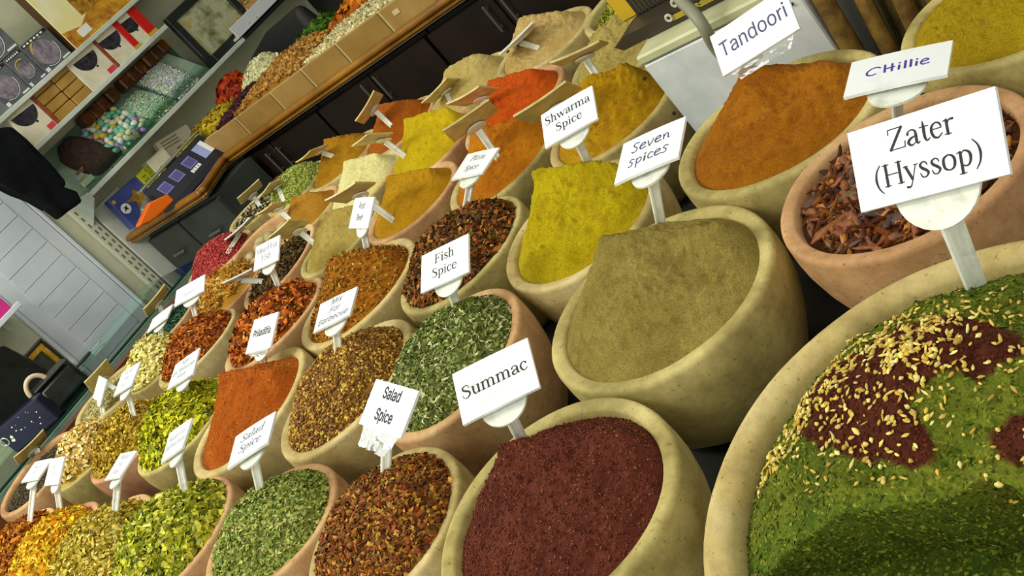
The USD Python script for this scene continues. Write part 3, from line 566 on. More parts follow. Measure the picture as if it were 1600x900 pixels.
HAND = {
 'C': (.72, [[(.62,.50,w_),(.48,.60,w_),(.24,.56,w_),(.06,.36,.09),(.08,.14,.09),(.26,.03,w_),(.46,.08,w_)]]),
 'H': (.62, [[(.10,.62,.10),(.14,.05,.10)],[(.42,.60,.10),(.45,.04,.10)],[(.10,.30,.09),(.52,.34,.09)]]),
 'i': (.26, [[(.12,.36,.10),(.13,.05,.10)],[(.12,.55,.11)]]),
 'l': (.24, [[(.11,.60,.11),(.13,.06,.11)]]),
 'e': (.46, [[(.08,.24,w_),(.34,.32,w_),(.30,.44,w_),(.14,.42,w_),(.05,.22,.08),(.14,.04,w_),(.40,.08,w_)]]),
 'S': (.46, [[(.40,.62,.06),(.2,.68,.06),(.08,.56,.06),(.16,.42,.06),(.32,.26,.06),(.30,.06,.06),(.12,.0,.06),(.03,.08,.06)]]),
 'v': (.44, [[(.04,.42,.06),(.16,.04,.06),(.22,.06,.06),(.38,.44,.06)]]),
 'n': (.48, [[(.06,.42,.06),(.10,.04,.06)],[(.09,.2,.06),(.2,.42,.06),(.32,.36,.06),(.35,.06,.06),(.44,.06,.05)]]),
 's': (.42, [[(.34,.46,.06),(.16,.52,.06),(.08,.38,.06),(.24,.24,.06),(.22,.04,.06),(.04,.02,.06)]]),
 'p': (.44, [[(.08,.44,.06),(.10,-.22,.06)],[(.09,.34,.06),(.24,.45,.06),(.36,.32,.06),(.28,.1,.06),(.11,.08,.06)]]),
 'c': (.40, [[(.34,.38,.06),(.2,.46,.06),(.07,.3,.06),(.12,.06,.06),(.36,.06,.06)]]),
}
HAND['E'] = HAND['e']
GL = {}
def line_poly(text, style):
    "one line of lettering, capitals about .66 high, centred on x"
    if style.startswith('sans'):
        m = meshkit.text_mesh(text, .66, .01, bold='bold' in style)
        sec = m.section(plane_origin=[0, 0, .005], plane_normal=[0, 0, 1]); p2 = sec.to_planar()[0] if not hasattr(sec, 'to_2D') else sec.to_2D()[0]
        g = unary_union(list(p2.polygons_full)); b = m.bounds
        c = g.bounds; g = affinity.translate(g, b[0][0] - c[0], b[0][1] - c[1])
        if 'cond' in style: g = affinity.scale(g, .72, 1, origin=(0, 0))
    else:
        D = HAND if style == 'hand' else SER; x, gs = 0, []
        for ch in text:
            adv, st = D[ch]
            if st:
                if (style == 'hand', ch) not in GL: GL[(style == 'hand', ch)] = pen(st)
                gs.append(affinity.translate(GL[(style == 'hand', ch)], x, 0))
            x += adv
        g = unary_union(gs)
    if 'ital' in style: g = affinity.skew(g, xs=14, origin=(0, 0))
    b = g.bounds; return affinity.translate(g, -(b[0] + b[2]) / 2, 0)
def lettering(lines, style, W_, H_, capfrac, maxw=.86, lead=1.25, dy=0):
    "polygons on a card of size W_ x H_ (metres) centred on it"
    k = capfrac * H_ / .66; gs = []; n = len(lines); step = capfrac * H_ * lead * 1.25
    for i, s in enumerate(lines):
        if not s: continue
        g = affinity.scale(line_poly(s, style), k, k, origin=(0, 0)); w = g.bounds[2] - g.bounds[0]
        if w > maxw * W_: g = affinity.scale(g, maxw * W_ / w, 1, origin=(0, 0))
        gs.append(affinity.translate(g, 0, ((n - 1) / 2 - i) * step - capfrac * H_ * .42 + dy * H_))
    return unary_union(gs)

# ------------------------------------------------------------------ cards on plastic sticks: centre, right, up, width, height, foot
SIGN = {
'zater':(-0.633,1.122,-0.716,0.999,-0.037,-0.013,0.035,0.713,0.701,0.202,0.108,-0.670,1.104,-0.933),
'chillie':(-0.906,1.693,-0.892,0.964,0.108,-0.242,-0.109,0.994,0.008,0.181,0.113,-0.945,1.675,-0.970),
'tandoori':(-1.316,2.021,-0.847,0.980,0.191,0.062,-0.182,0.716,0.674,0.207,0.106,-1.359,2.007,-0.904),
'seven':(-1.388,1.587,-0.802,0.982,0.177,-0.065,-0.167,0.977,0.131,0.156,0.126,-1.439,1.536,-0.932),
'shwarma':(-1.815,1.918,-0.797,0.936,0.346,-0.060,-0.294,0.866,0.405,0.159,0.113,-1.836,1.892,-0.910),
'summac':(-1.540,1.023,-0.838,0.833,0.532,-0.154,-0.442,0.806,0.393,0.165,0.117,-1.563,0.985,-0.971),
'salad_big':(-1.896,1.021,-0.842,0.954,-0.234,-0.186,0.286,0.896,0.340,0.161,0.103,-1.952,0.931,-0.946),
'salad_small':(-2.484,1.011,-0.836,0.878,0.478,-0.024,-0.473,0.874,0.113,0.144,0.113,-2.504,0.935,-0.939),
'fish':(-2.059,1.505,-0.835,0.962,0.264,-0.073,-0.211,0.885,0.414,0.156,0.110,-2.085,1.460,-0.935),
'barbecue':(-2.534,1.473,-0.831,0.961,0.269,-0.059,-0.250,0.943,0.220,0.148,0.102,-2.562,1.406,-0.914),
'philadelphia':(-3.180,1.593,-0.887,0.999,0.011,-0.041,0.006,0.920,0.393,0.158,0.124,-3.225,1.538,-0.968),
'moroccan':(-3.604,1.500,-0.859,0.951,0.308,0.013,-0.302,0.922,0.241,0.152,0.112,-3.618,1.439,-0.928),
'spice_e':(-4.250,2.049,-0.825,0.804,0.569,-0.173,-0.521,0.814,0.259,0.152,0.107,-4.269,1.983,-0.923),
'spice_teal':(-4.572,2.009,-0.865,0.885,0.466,-0.015,-0.462,0.881,0.106,0.139,0.097,-4.576,1.943,-0.928),
'basmati':(-2.947,1.052,-0.812,0.976,0.188,0.108,-0.210,0.940,0.269,0.141,0.096,-2.968,0.954,-0.940),
'rice_b':(-3.439,1.052,-0.853,1.000,-0.016,0.006,0.016,0.993,0.114,0.138,0.097,-3.473,0.935,-0.944),
'rice_c':(-4.357,1.121,-0.838,0.987,0.116,-0.115,-0.108,0.992,0.072,0.136,0.095,-4.383,1.008,-0.920),
'rice_d':(-4.066,1.081,-0.833,0.999,0.007,-0.040,0.011,0.892,0.452,0.137,0.099,-4.088,1.014,-0.920),
'mixed_e':(-4.045,1.504,-0.817,0.986,0.159,0.042,-0.165,0.950,0.265,0.157,0.105,-4.064,1.429,-0.920),
'small_f':(-4.885,1.702,-0.922,0.956,-0.277,-0.102,0.291,0.828,0.479,0.144,0.106,-4.922,1.631,-1.021),
'mixed_fish':(-3.516,2.014,-0.812,0.982,0.179,-0.060,-0.129,0.870,0.475,0.146,0.103,-3.544,1.958,-0.944),
'rost_beef':(-2.903,2.020,-0.831,0.961,-0.267,-0.077,0.268,0.818,0.509,0.144,0.105,-2.948,1.969,-0.931),
'pizza':(-2.397,2.091,-0.875,0.986,-0.147,-0.084,0.154,0.985,0.080,0.157,0.106,-2.458,2.012,-0.950),
'b_amber':(-2.480,2.271,-0.816,0.740,0.664,-0.108,0.581,-0.549,0.601,0.173,0.118,-2.490,2.263,-0.959),
'b_shwarma':(-2.097,2.189,-0.846,0.877,0.480,-0.029,0.401,-0.696,0.595,0.181,0.132,-2.094,2.199,-0.963),
'b_red':(-2.050,2.372,-0.823,0.897,0.395,-0.197,0.441,-0.770,0.461,0.158,0.109,-2.048,2.367,-0.907),
'b_tanedge':(-2.896,3.117,-0.911,0.732,0.681,0.028,0.646,-0.706,0.290,0.178,0.126,-2.881,3.137,-0.961),
'b_white':(-2.798,2.645,-0.871,0.977,0.204,-0.067,0.202,-0.770,0.606,0.157,0.116,-2.780,2.654,-0.960),
'b_brownred':(-3.375,3.074,-0.923,0.882,0.462,0.092,0.371,-0.802,0.469,0.157,0.115,-3.367,3.070,-0.987),
'b_f3':(-3.849,3.114,-0.839,0.638,0.727,0.255,0.565,-0.667,0.486,0.161,0.114,-3.834,3.124,-0.954),
'b_f4':(-3.369,2.626,-0.822,0.983,-0.157,0.092,-0.181,-0.778,0.601,0.154,0.113,-3.331,2.659,-0.955),
'b_f5':(-4.357,3.069,-0.875,0.996,0.014,0.088,-0.023,-0.913,0.407,0.157,0.115,-4.313,3.115,-0.950),
'b_beige':(-3.101,2.185,-0.814,0.956,0.293,-0.026,0.242,-0.732,0.637,0.155,0.109,-3.072,2.214,-0.985),
'b_pepper':(-5.129,3.141,-0.906,0.461,0.886,-0.053,0.784,-0.378,0.492,0.156,0.109,-5.128,3.120,-1.002),
'b_pepper2':(-4.759,3.020,-0.909,0.966,0.180,0.188,0.086,-0.903,0.421,0.136,0.093,-4.729,3.014,-0.964),
'b_pink':(-4.924,2.805,-0.948,0.518,0.852,-0.075,0.833,-0.483,0.268,0.169,0.120,-4.964,2.732,-0.983),
'b_tan':(-4.278,2.636,-0.876,0.984,0.177,-0.007,0.153,-0.829,0.538,0.134,0.090,-4.243,2.642,-0.961),
'b_clove':(-3.693,2.265,-0.865,0.963,0.250,0.099,0.121,-0.733,0.670,0.153,0.110,-3.668,2.286,-0.971),
'b_teal':(-5.042,2.270,-0.887,0.208,0.977,0.053,0.846,-0.207,0.492,0.159,0.113,-5.045,2.243,-0.950),
'b_dark':(-5.336,1.439,-0.940,0.167,0.983,-0.073,0.880,-0.115,0.461,0.176,0.125,-5.340,1.442,-0.970),
'b_seeds':(-5.026,1.797,-0.910,0.151,0.988,0.008,0.718,-0.116,0.686,0.145,0.102,-5.008,1.791,-0.992),
'b_ginger':(-4.098,2.169,-0.916,0.522,0.781,-0.343,0.849,-0.435,0.300,0.135,0.095,-4.048,2.211,-1.000),
}
# name: bowl, lines, style, capital height (of the card's), ink, what sets the label apart
TEXT = {
 'zater': ('A1', ['Zater', '(Hyssop)'], 'serif', .26, INK, 'large white plastic-wrapped card reading Zater (Hyssop) on a ribbed stick'),
 'chillie': ('B1', ['CHillie'], 'hand', .24, INK_BLUE, 'white card with handwritten blue CHillie in the bowl of chilli pieces'),
 'tandoori': ('C0', ['Tandoori'], 'sans', .34, INK_GREY, 'shiny plastic-wrapped white card reading Tandoori in front of the metal box'),
 'seven': ('B2', ['Seven', 'spices'], 'hand', .22, INK_GREY, 'white card with handwritten Seven spices on a speckled stick'),
 'shwarma': ('C1', ['Shwarma', 'Spice'], 'serif', .22, INK, 'white card reading Shwarma Spice standing behind the golden yellow heap'),
 'summac': ('A2', ['Summac'], 'serif', .23, INK, 'white card reading Summac stuck in the dark red sumac'),
 'salad_big': ('A3', ['Salad', 'Spice'], 'sanscondbold', .24, INK, 'white card in bold letters Salad Spice with crumpled plastic below, by the brown flakes'),
 'salad_small': ('A4', ['Salad', 'Spice'], 'serifital', .22, INK_MID, 'white card in slanting serif letters Salad Spice, by the pale green herb'),
 'fish': ('B3', ['Fish', 'Spice'], 'serif', .23, INK, 'white card reading Fish Spice standing behind the grey-green herb'),
 'barbecue': ('B4', ['Mix', 'For', 'Barbecue'], 'sansital', .19, INK_MID, 'white card reading Mix For Barbecue'),
 'philadelphia': ('B5', ['Philadilfia'], 'sanscondbold', .2, INK, 'white folded card reading Philadilfia'),
 'moroccan': ('B6', ['Mix', 'for Moroccan', 'Rice'], 'serifital', .17, INK_MID, 'white card reading Mix for Moroccan Rice'),
 'spice_e': ('C5', ['', 'Spice'], 'serifital', .2, INK_FAINT, 'white card with faded lettering Spice stuck in the russet red mix'),
 'spice_teal': ('C6', [], '', .2, INK_FAINT, 'strongly tilted white card with washed-out print in the pale yellow flakes'),
 'basmati': ('A5', ['Mixed For', 'Basmati Rice'], 'serifital', .17, INK_FAINT, 'white card with faint lettering Mixed For Basmati Rice'),
 'rice_b': ('A6', ['Mixed', 'For', 'Rice'], 'serif', .18, INK_FAINT, 'white card with faint lettering Mixed For Rice in the straw yellow mix'),
 'rice_c': ('A8', ['Mixed', 'Rice'], 'serif', .17, INK_FAINT, 'white faded card farthest left, in the rust orange mix'),
 'rice_d': ('A7', ['Mix', 'Rice'], 'serif', .17, INK_FAINT, 'white faded card with a wide foot in the bright yellow mix'),
 'mixed_e': ('B7', ['Mixed', 'For', 'Rice'], 'serif', .18, INK_FAINT, 'white card with three faint lines standing in the tan yellow mix'),
 'small_f': ('C7', [], '', .2, INK_FAINT, 'small narrow white card standing in the beige seeds'),
 'mixed_fish': ('C4', ['Mixed For', 'Fish'], 'serif', .22, INK_MID, 'white card reading Mixed For Fish standing above the red-orange flaky mix'),
 'rost_beef': ('C3', ['Rost', 'Beef'], 'sanscond', .20, INK, 'white card reading Rost Beef'),
 'pizza': ('C2', ['Pizza', 'Spice'], 'serifital', .2, INK_MID, 'white card reading Pizza Spice on a speckled stick above the fish spice'),
}
def make_sign(name):
    q = np.array(SIGN[name]); Cc, ax, ay = W(*q[:3]), q[3:6], q[6:9]; az = np.cross(ax, ay); w, h = q[9] * S, q[10] * S; B = W(*q[11:14])
    back = name not in TEXT
    th = .0032
    key = min(BOWL, key=lambda k: np.hypot(BOWL[k][0] - q[11], BOWL[k][1] - q[12])) if back else TEXT[name][0]
    if back:
        n = BACKS.setdefault(key, 0); BACKS[key] += 1
        label = BACKLABEL.get(name, f'shade-toned yellow back of a card turned away, by the {C[key]["what"]}')
    else: label = TEXT[name][5]
    t = thing('spice_card', label, 'card', B)
    # card: very slightly bowed sheet with thickness
    u, vv = np.meshgrid(np.linspace(-.5, .5, 7), np.linspace(-.5, .5, 5), indexing='ij'); rs = random.Random(name)
    a, b = rs.uniform(.2, .8) * .02, rs.uniform(-.5, .5) * .02
    if back: a, b = a * 2, b * 2
    bow = w * (a * (1 - (2 * u) ** 2) + b * (u * vv) * 4)
    top = Cc + u[..., None] * w * ax + vv[..., None] * h * ay + bow[..., None] * az
    f = []; nu, nv = u.shape; idx = lambda i, j: i * nv + j
    for i in range(nu - 1):
        for j in range(nv - 1): f += [(idx(i, j), idx(i + 1, j), idx(i + 1, j + 1)), (idx(i, j), idx(i + 1, j + 1), idx(i, j + 1))]
    V = np.vstack([top.reshape(-1, 3), (top - az * th).reshape(-1, 3)]); m = nu * nv
    f2 = [(a_ + m, c_2 + m, b_ + m) for a_, b_, c_2 in f]
    rim = [idx(i, 0) for i in range(nu)] + [idx(nu - 1, j) for j in range(1, nv)] + [idx(i, nv - 1) for i in range(nu - 2, -1, -1)] + [idx(0, j) for j in range(nv - 2, 0, -1)]
    f3 = []
    for a_, b_ in zip(rim, rim[1:] + rim[:1]): f3 += [(a_, a_ + m, b_ + m), (a_, b_ + m, b_)]
    card = obj('card', (V, np.array(f + f2 + f3)), CARD_SHADE if back and name not in ('b_tanedge', 'b_pink', 'b_ginger') else CARD, t)
    if not back and TEXT[name][1]:
        _, lines, style, cap, ink, _ = TEXT[name]
        g = lettering(lines, style, w, h, cap, lead=1.55 if name in ('rost_beef', 'pizza', 'salad_big') else 1.25, dy=.03)
        lv, lf = extr(g, .00012, Cc + az * .00008, ax, ay, az)
        d = (lv - Cc) @ ax / w; e = (lv - Cc) @ ay / h
        lv = lv + (w * (a * (1 - (2 * d) ** 2) + b * d * e * 4))[:, None] * az
        obj('lettering', (lv, lf), ink, card)
    # round clip behind the card's lower edge (on the seen side of a card turned away), and the ribbed stick
    sgn = 1 if back else -1
    D = Cc - ay * h * .37 + az * sgn * .0080; rad = .29 * w
    if back: D = Cc - ay * h * .44 + az * .0042; rad = .20 * w
    g = np.arange(28) * 2 * np.pi / 28
    ring = D + rad * (np.cos(g)[:, None] * ax + np.sin(g)[:, None] * ay)
    if name != 'tandoori': obj('clip_disc', hull(np.vstack([ring + az * .0012, ring - az * .0012])), HOLDER, t)
    d = B - D; ln = np.linalg.norm(d); d /= ln; E_ = B + d * .05 * S
    side = np.cross(d, cf); side /= np.linalg.norm(side); fr = np.cross(side, d)
    sw = .0085 if name == 'zater' else .0062
    top_ = D + d * rad * .25
    ms = [tube([top_ + side * s_ * sw * .62, E_ + side * s_ * sw * .52], [sw * .42, sw * .36], 8) for s_ in (-1, 1)]
    c0 = (top_ + E_) / 2; ms.append(obox(c0, side, d, fr, sw * 1.2, np.linalg.norm(E_ - top_), sw * .45))
    obj('stick', ms, HOLDER, t)
    if name in ('salad_big', 'tandoori', 'philadelphia'):
        # crumpled clear sleeve sticking out below the card
        nu2, nv2 = 15, 7; uu, ww = np.meshgrid(np.linspace(-.42, .42, nu2), np.linspace(0, 1, nv2), indexing='ij')
        dep = {'salad_big': .022, 'tandoori': .014, 'zater': .004, 'philadelphia': .008}[name]
        nz = meshkit.fbm(np.stack([uu * 9, ww * 3, 0 * uu + len(name)], -1), 3, 7) - .5
        Q = Cc + uu[..., None] * w * ax * (1 - .25 * ww[..., None]) - (h * .5 + ww * dep * (1 + .5 * nz))[..., None] * ay + (nz * .012 * ww - .002)[..., None] * az
        ff = []
        for i in range(nu2 - 1):
            for j in range(nv2 - 1): k = i * nv2 + j; ff += [(k, k + nv2, k + nv2 + 1), (k, k + nv2 + 1, k + 1)]
        obj('plastic_sleeve', (Q.reshape(-1, 3), np.array(ff)), SLEEVE, t, smooth=True)
BACKS = {}
SLEEVE = mat('clear_sleeve', {'t': ('transparent_bsdf', {'color': (.93, .94, .90)}), 'g': ('glossy_bsdf', {'color': (.9, .92, .92), 'roughness': .12}), 'f': ('fresnel', {'IOR': 1.6}), 'd': ('diffuse_bsdf', {'color': (.8, .82, .78)}), 'm': ('mix_closure', {}), 'm2': ('mix_closure', {'fac': .10})},
             [('f.fac', 'm.fac'), ('t.BSDF', 'm.closure1'), ('g.BSDF', 'm.closure2'), ('m.closure', 'm2.closure1'), ('d.BSDF', 'm2.closure2')], 'm2.closure')
BACKLABEL = {
 'b_amber': 'large shade-toned yellow card back with a round clip, between the lemon yellow and the orange powder',
 'b_shwarma': 'olive yellow card back directly behind the Shwarma Spice card',
 'b_red': 'shade-toned yellow card back to the right of the vivid paprika, by the coarse tan powder',
 'b_tanedge': 'card seen almost edge-on, stuck in the pinkish tan powder',
 'b_white': 'shade-toned yellow card back left of the vivid paprika, above the lemon yellow powder',
 'b_brownred': 'small shade-toned yellow card back beside the rust brown powder, before the pale beige powder',
 'b_f3': 'narrow shade-toned yellow card back standing alone before the dark cabinets, left of the rust brown heap',
 'b_f4': 'shade-toned yellow card back on a slanting stick above the cream white powder',
 'b_f5': 'thin card back above the green fennel seeds before the dark cabinets',
 'b_beige': 'shade-toned yellow card back over the beige powder, just above the Rost Beef card',
 'b_pepper': 'shade-toned yellow card back above the peppercorns, the farther left of two',
 'b_pepper2': 'shade-toned yellow card back between the peppercorns and the green fennel seeds',
 'b_pink': 'white card edge sticking up behind the pinkish red berries',
 'b_tan': 'tan card back above the bowl of nutmegs',
 'b_clove': 'thin brownish card back above the cloves, right of the nutmegs',
 'b_teal': 'shade-toned yellow card back by the glass counter, above the blue-green leaves',
 'b_dark': 'shade-toned yellow card back beside the navy box, in the dark tea leaves',
 'b_seeds': 'shade-toned yellow card back beside the black handbag, in the beige seeds',
 'b_ginger': 'thin card edge low over the ginger sticks, left of the Mixed For Fish card',
}
for name in SIGN: make_sign(name)

# ------------------------------------------------------------------ glass counter at the end of the table, with what lies on it
MARBLE = mottled('counter_board_mint', (104, 136, 118), (168, 190, 172), 9, .55, lo=.3, hi=.7)
GLASS = mat('counter_glass', {'t': ('transparent_bsdf', {'color': (.86, .94, .90)}), 'g': ('glossy_bsdf', {'color': (.9, 1, .95), 'roughness': .03}), 'f': ('fresnel', {'IOR': 1.5}), 'm': ('mix_closure', {})},
            [('f.fac', 'm.fac'), ('t.BSDF', 'm.closure1'), ('g.BSDF', 'm.closure2')], 'm.closure')
GLASS_EDGE = plain('glass_edge_green', (24, 62, 50), .2)
t = thing('glass_counter', 'low counter with a mint grey top under glass at the end of the bowl table', 'counter', W(-6.0, 2.2, FZ))
ZG = -1.0
obj('counter_body', bh((-6.42, .7, FZ), (-5.64, 2.86, ZG - .07)), TBODY, t)
obj('counter_board', bh((-6.44, .68, ZG - .07), (-5.60, 2.87, ZG - .016), .005), MARBLE, t)
obj('glass_top', bh((-6.44, .68, ZG - .014), (-5.59, 2.87, ZG)), GLASS, t)
obj('glass_edge', bh((-5.592, .68, ZG - .014), (-5.584, 2.87, ZG - .001)), GLASS_EDGE, t)

BLACK = mottled('black_leather', (12, 14, 14), (26, 30, 28), 30, .38, .2, 150)
CLOTH = mottled('black_cloth', (6, 8, 9), (15, 18, 20), 14, .9, .3, 90, specular_ior_level=.1)
NAVY = mottled('navy_gloss', (14, 16, 44), (24, 26, 58), 20, .3)
BEIGE = plain('beige_ring', (206, 184, 150), .5)
def standing(p1, p2, hgt, dep, z=ZG):
    "box standing on z with its front lower edge between two pixels: base corner, along, back, up, sizes (metres)"
    a, b = at(*p1, z=z), at(*p2, z=z); a, b = W(*a), W(*b); e = b - a; ln = np.linalg.norm(e); e /= ln
    bk = np.cross(Z_, e); bk /= np.linalg.norm(bk)
    if bk @ cf < 0: bk = -bk
    return a, e, bk, ln, hgt * S, dep * S
a, e, bk, ln, hh, dp = standing((91, 643), (139, 590), .14, .13)
t = thing('handbag', 'black leather handbag with a beige ring handle on the glass counter', 'bag', a + e * ln / 2 + bk * dp / 2)
obj('body', obox(a + e * ln / 2 + bk * dp / 2 + Z_ * hh / 2, e, bk, Z_, ln, dp, hh, .012), BLACK, t, smooth=40)
obj('flap', obox(a + e * ln * .5 + bk * dp * .5 + Z_ * (hh + .004), e, bk, Z_, ln * 1.03, dp * 1.04, .009, .004), BLACK, t)
c0 = a + e * ln * .18 + bk * dp * .45 + Z_ * hh
g = np.linspace(0, math.pi, 25)
obj('ring_handle', tube([c0 + e * math.cos(q) * .030 + Z_ * math.sin(q) * .036 for q in g], .0065, 10), BEIGE, t, smooth=True, label='beige ring handle')
a, e, bk, ln, hh, dp = standing((26, 709), (93, 654), .155, .07)
t = thing('gift_box', 'glossy navy box with scattered white and yellow flecks on the glass counter', 'box', a + e * ln / 2 + bk * dp / 2)
obj('box_body', obox(a + e * ln / 2 + bk * dp / 2 + Z_ * hh / 2, e, bk, Z_, ln, dp, hh, .004), NAVY, t)
rng = np.random.default_rng(3); fv = []
for k in range(16):
    p = a + e * ln * rng.uniform(.1, .9) + Z_ * hh * rng.uniform(.25, .95) - bk * .0006; s = rng.uniform(.0012, .003) * (2.4 if k < 2 else 1)
    pts = np.array([p + e * s * math.cos(q) + Z_ * s * math.sin(q) * rng.uniform(.5, 1) for q in np.arange(6)]); fv.append(hull(np.vstack([pts, pts - bk * .0006])))
obj('fleck', fv, plain('fleck_white', (226, 230, 200), .3), t, kind='stuff')
c0 = a + e * ln * .05 + Z_ * hh * .55 - bk * .002
obj('ring', tube([c0 + e * .011 * math.cos(q) + Z_ * .011 * math.sin(q) for q in np.linspace(0, 6.283, 20)], .0018, 6), plain('ring_metal', (190, 196, 180), .3, metallic=.6), t)
# soft black bag behind them
P = [at(px, py, x=X) for px, py, X in ((-40, 560, -6.2), (4, 548, -6.3), (40, 566, -6.3), (80, 590, -6.25), (92, 612, -6.25), (50, 640, -6.2), (0, 668, -6.15), (-60, 640, -6.1))]
pts = []
for p in P:
    for dx in (0, -.14): pts += list(np.asarray(trimesh.creation.icosphere(1, .03).vertices) + [p[0] + dx, p[1], max(p[2], ZG + .035)])
obj('shoulder_bag', hull(np.array([W(*p) for p in pts])), BLACK, cat='bag', label='large slumped black bag behind the navy box at the left edge', smooth=60)
# gilt frame against the wall behind
def quad_frame(name, label, cat, TL, TR, hgt, X, thick, mats, border):
    a, b = at(*TL, x=X), at(*TR, x=X); z1 = (a[2] + b[2]) / 2; y0, y1 = a[1], b[1]
    t = thing(name, label, cat, W(X, (y0 + y1) / 2, z1 - hgt))
    w = border
    bars = [bh((X, y0, z1 - w), (X - thick, y1, z1), .006), bh((X, y0, z1 - hgt), (X - thick, y1, z1 - hgt + w), .006), bh((X, y0, z1 - hgt + w), (X - thick, y0 + w, z1 - w), .006), bh((X, y1 - w, z1 - hgt + w), (X - thick, y1, z1 - w), .006)]
    for m in bars: obj('frame_side', m, mats[0], t)
    return t, y0, y1, z1
GILT = mottled('gilt', (150, 108, 20), (196, 150, 40), 40, .35, metallic=.5)
BLACKW = plain('black_wood', (26, 24, 20), .4)
t, y0, y1, z1 = quad_frame('picture_frame', 'small gold and black frame leaning behind the black bags', 'frame', (22, 571), (65, 528), .36, -6.40, .04, (BLACKW,), .02)
y0, y1 = min(y0, y1), max(y0, y1); i = .02; X = -6.405
for q in ((y0 + i, z1 - i - .035, y1 - i, z1 - i), (y0 + i, z1 - .36 + i, y1 - i, z1 - .36 + i + .035), (y0 + i, z1 - .36 + i + .035, y0 + i + .035, z1 - i - .035), (y1 - i - .035, z1 - .36 + i + .035, y1 - i, z1 - i - .035)):
    obj('gilt_border', bh((X, q[0], q[1]), (X - .03, q[2], q[3]), .004), GILT, t, label='gold inner border')
obj('dark_picture', bh((X - .02, y0 + .05, z1 - .31), (X - .03, y1 - .05, z1 - .05)), mottled('dark_picture', (20, 30, 24), (52, 62, 44), 50, .4), t)
# letter opener on the glass
p, q = W(*at(119, 575, z=ZG + .012)), W(*at(158, 531, z=ZG + .012)); d = (q - p); ln = np.linalg.norm(d); d /= ln; s = np.cross(d, Z_)
t = thing('cake_knife', 'knife with a black handle and shiny silver end lying on the glass counter', 'knife', (p + q) / 2)
obj('handle', tube([p, p + d * ln * .3, p + d * ln * .55], [.004, .006, .005], 8), BLACKW, t, smooth=True)
m = extr(Polygon([(.5, -.10), (.62, .11), (.85, .16), (.98, .10), (1.0, 0), (.9, -.10), (.7, -.12)]), .002, p, d * ln, s * .03 / .3 * 1.0, Z_)
obj('blade', m, plain('silver', (226, 230, 226), .2, metallic=.9), t)

# ------------------------------------------------------------------ door, shelf standard on the end wall
XW = -7.295
WHITE = mottled('door_white', (196, 206, 212), (214, 222, 226), 4, .45)
yl, yr = at(118, 562, x=XW)[1], at(206, 467, x=XW)[1]
t = thing('door_1', 'narrow white panelled door with fine horizontal grooves on the end wall', 'door', W(XW, (yl + yr) / 2, FZ), kind='structure')
obj('door_leaf', bh((XW, yl, FZ), (XW + .02, yr, .9), .004), WHITE, t)
step = .123; z0 = at(102, 524, x=XW + .02)[2]; k = 0
gy0, gy1 = yl + .11, yr - .10
for k in range(-6, 12):
    z = z0 + k * step
    obj('groove_board', bh((XW + .02, gy0, z + .004), (XW + .026, gy1, z + step - .002), .002), WHITE, t)
obj('frame_side', bh((XW, yr + .005, FZ), (XW + .03, yr + .03, .95), .004), WHITE, t)
obj('frame_side', bh((XW, yl - .03, FZ), (XW + .03, yl - .005, .95), .004), WHITE, t)
SLOTM = plain('slot_grey', (112, 108, 88), .6)
STEEL = plain('painted_steel', (206, 208, 184), .4)
DARK = plain('dark_slot', (30, 30, 26), .6)
a, b = at(128, 340, x=-7.25), at(228, 424, x=-7.25)
ys = (a[1] + b[1]) / 2
t = thing('trim_1', 'pale steel shelf upright with slots on the end wall', 'shelf upright', W(-7.27, ys, FZ), kind='structure')
obj('upright', bh((-7.295, ys - .045, FZ), (-7.25, ys + .045, 2.0), .004), STEEL, t)
for k in range(34):
    z = -.5 - k * .06
    for o in (-.018, .018): obj('slot', bh((-7.251, ys + o - .006, z), (-7.248, ys + o + .006, z + .032)), SLOTM, t)
obj('trim_2', bh((-7.295, ys + .06, FZ), (-7.24, ys + .34, -.55), .004), mottled('trim_white', (198, 204, 190), (216, 220, 206), 5, .6), kind='structure')

# ------------------------------------------------------------------ shelves on the end wall
XF = -6.95
SHELF = mottled('shelf_paint', (176, 186, 172), (206, 212, 200), 8, .5)
shelves = {}
for n, (pm, pl, pr, lab) in enumerate((((108, 88), (-60, 225), (260, -34), 'upper pale shelf carrying the round-picture boxes and the yellow box'), ((158, 132), (48, 230), (263, 42), 'middle pale shelf carrying the cream boxes with dark half-moon windows'), ((240, 200), (137, 300), (600, -120), 'lower pale display shelf with the coloured sweets'))):
    z = at(*pm, x=XF)[2]; y0, y1 = at(*pl, x=XF)[1], min(at(*pr, x=XF)[1], 6.1)
    if n == 2: y1 = at(384, 62, x=XF)[1]
    t = thing('wall_shelf', lab, 'shelf', W(-7.1, (y0 + y1) / 2, z)); shelves[n] = (z, y0, y1)
    obj('board', bh((-7.295, y0, z - .03), (XF - .012, y1, z - .004)), SHELF, t)
    obj('front_lip', bh((XF - .012, y0, z - .030), (XF, y1, z + .004), .004), SHELF, t)
    if n < 2 or True:
        o = y0
        m = hull([W(*q) for q in ((-7.295, o, z + .02), (XF, o, z + .012), (XF, o, z - .05), (-7.295, o, z - .16 - .05 * (n == 2)), (-7.295, o - .012, z + .02), (XF, o - .012, z + .012), (XF, o - .012, z - .05), (-7.295, o - .012, z - .16 - .05 * (n == 2)))])
        obj('end_bracket', m, SHELF, t)
    if n == 2: obj('back_panel', bh((-7.294, y0 + .02, z + .01), (-7.286, at(345, 96, x=XF)[1], z + .36)), mottled('back_green', (70, 96, 78), (104, 130, 108), 6, .3), t, label='greenish glass back of the display shelf')
z1s, z2s, z3s = (shelves[k][0] for k in range(3))

